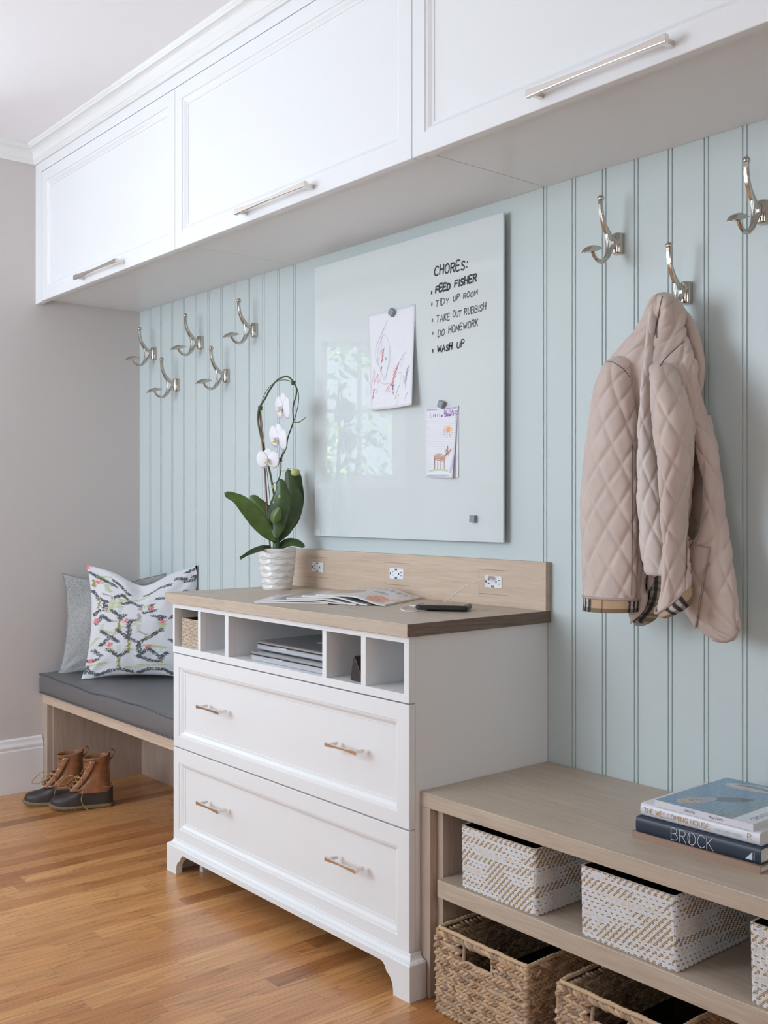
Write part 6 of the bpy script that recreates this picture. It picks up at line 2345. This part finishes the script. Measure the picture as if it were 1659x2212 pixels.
    # eyelet facings on both sides, eyelets, laces
    zz_ = [.073, .086, .100, .116, .134, .152, .170]
    eyes = {}
    for sg in (-1, 1):
        mb = MB(); P1 = []; P2 = []
        pts = []
        for i in range(25):
            z = lerp(.066, .178, i / 24)
            q = (z - .055) / .13
            xf = interp([0, .15, .35, .55, .8, 1], [.046, .036, .012, -.004, -.022, -.034], q) + .002
            R0 = shaft_ring(z)
            y_ = sg * interp([0, .2, .5, 1], [.0220, .0230, .0300, .0400], q)
            pts.append((Vector((xf, y_ * .90, z)), Vector((xf - .020, y_ * 1.03 + sg * .0035, z - .004))))
        rows = [[p[0].lerp(p[1], k / 5) + Vector((0, sg * (.0030 + .0015 * math.sin(k / 5 * PI)), 0)) for k in range(6)] for p in pts]
        mb.loft(rows, closed=False, caps=False)
        f_ = mb.build('facing', M['tan_l'], t, smooth=True, solid=.0022, angle=0)
        mb = MB().tube([p[0] + Vector((-.0012, sg * .0046, 0)) for p in pts], .0006, 5)
        mb.build('stitching', M['stitch'], f_)
        eyes[sg] = []
        for z in zz_:
            q = (z - .066) / .112
            i = min(23, int(q * 24)); p = pts[i][0].lerp(pts[i][1], .36) + Vector((0, sg * .0048, 0))
            eyes[sg].append(p)
            mb = MB(); R_ = .0030
            C_ = [p + Vector((R_ * math.cos(a * PI / 6), 0, R_ * math.sin(a * PI / 6))) for a in range(13)]
            mb.tube(C_, .0010, 6, caps=False)
            mb.build('eyelet', M['eye'], t, smooth=True)
    mb = MB()
    for k in range(4):
        a, b = eyes[-1][k], eyes[1][k + 1 if k < 3 else k]
        m_ = (a + b) / 2 + Vector((.016, 0, .006))
        mb.tube(spline([a, a.lerp(m_, .5) + Vector((.006, 0, .002)), m_, b.lerp(m_, .5) + Vector((.006, 0, .002)), b], 16), .0014, 6)
        a, b = eyes[1][k], eyes[-1][k + 1 if k < 3 else k]
        m_ = (a + b) / 2 + Vector((.018, 0, .004))
        mb.tube(spline([a, a.lerp(m_, .5) + Vector((.007, 0, .001)), m_, b.lerp(m_, .5) + Vector((.007, 0, .001)), b], 16), .0014, 6)
    e_ = eyes[1][3]
    mb.tube(spline([e_, e_ + Vector((.004, .010, -.006)), e_ + Vector((-.002, .016, -.040)), e_ + Vector((.004, .016, -.075)), Vector((e_.x - .016, e_.y + .020, .006)), Vector((e_.x - .040, e_.y + .030, .0016)), Vector((e_.x - .064, e_.y + .026, .0016))], 50), .0014, 6)
    mb.tube(spline([eyes[1][3] + Vector((.010, -.01, 0)), Vector((.045, .0, .118)), Vector((.075, .012, .098)), Vector((.082, .020, .085)), Vector((.060, .024, .083)), Vector((.042, .018, .088)), Vector((.030, .008, .085))], 40), .0014, 6)
    mb.tube(spline([eyes[-1][3], Vector((.030, -.035, .100)), Vector((.052, -.040, .075)), Vector((.036, -.052, .040)), Vector((.044, -.055, .022))], 30), .0014, 6)
    mb.build('laces', M['lace'], t, smooth=True)
    # pull loop at the heel
    P = spline([(-.094, 0, .165), (-.108, 0, .178), (-.116, 0, .195), (-.106, 0, .204), (-.095, 0, .196), (-.092, 0, .180)], 24)
    mb = MB()
    rows = []
    for p in P: rows.append([p + Vector((0, -.0085, 0)), p + Vector((0, 0, 0)), p + Vector((0, .0085, 0))])
    mb.loft(rows, closed=False, caps=False)
    mb.build('pull_loop', M['tan_l'], t, smooth=True, solid=.0024, angle=0)
    return t


ba = math.atan2(-.200, -.087)
b1 = make_boot(1, 'tan and dark brown laced boot standing further right, in front of the other')
b1.location = (.3555, -.4080, 0); b1.rotation_euler = (0, 0, ba)
b2 = make_boot(-1, 'tan and dark brown laced boot standing behind, nearer the left wall')
b2.location = (.2440, -.4610, 0); b2.rotation_euler = (0, 0, ba - .03)

# ================================================================== OUTSIDE THE BAY WINDOW (seen mirrored in the glass board)
M['leaves'] = island('tree_leaves', [(.03, .10, .02), (.10, .25, .05), (.22, .45, .12), (.34, .58, .20)], .6, 0, 10)
random.seed(77)
mb = MB()
out = -(qn if False else Vector((0, 0)))
od = Vector((qn.x, qn.y, 0))
for k in range(9000):
    a = random.uniform(-.6, 2.6); dd = random.uniform(1.2, 2.8)
    z = random.uniform(.4, 3.0)
    if fn(a * 1.4, z * 1.4, dd) < -.12: continue
    if a > 1.52 + .08 * random.random() and a < 2.0 and z < 1.75: continue
    c_ = Vector((q0.x + qd.x * a, q0.y + qd.y * a, z)) + od * dd
    e1 = Vector((random.uniform(-1, 1), random.uniform(-1, 1), random.uniform(-1, 1))).normalized()
    e2 = e1.cross(Vector((random.uniform(-1, 1), random.uniform(-1, 1), random.uniform(-1, 1)))).normalized()
    s_ = random.uniform(.035, .07)
    mb.add([c_ - e1 * s_, c_ + e2 * s_ * .45, c_ + e1 * s_, c_ - e2 * s_ * .45], [(0, 1, 2, 3)])
o_ = mb.build('foliage', M['leaves'], fix=False)
tag(o_, 'green leaves outside the window, seen mirrored in the glass board', 'foliage', kind='stuff')
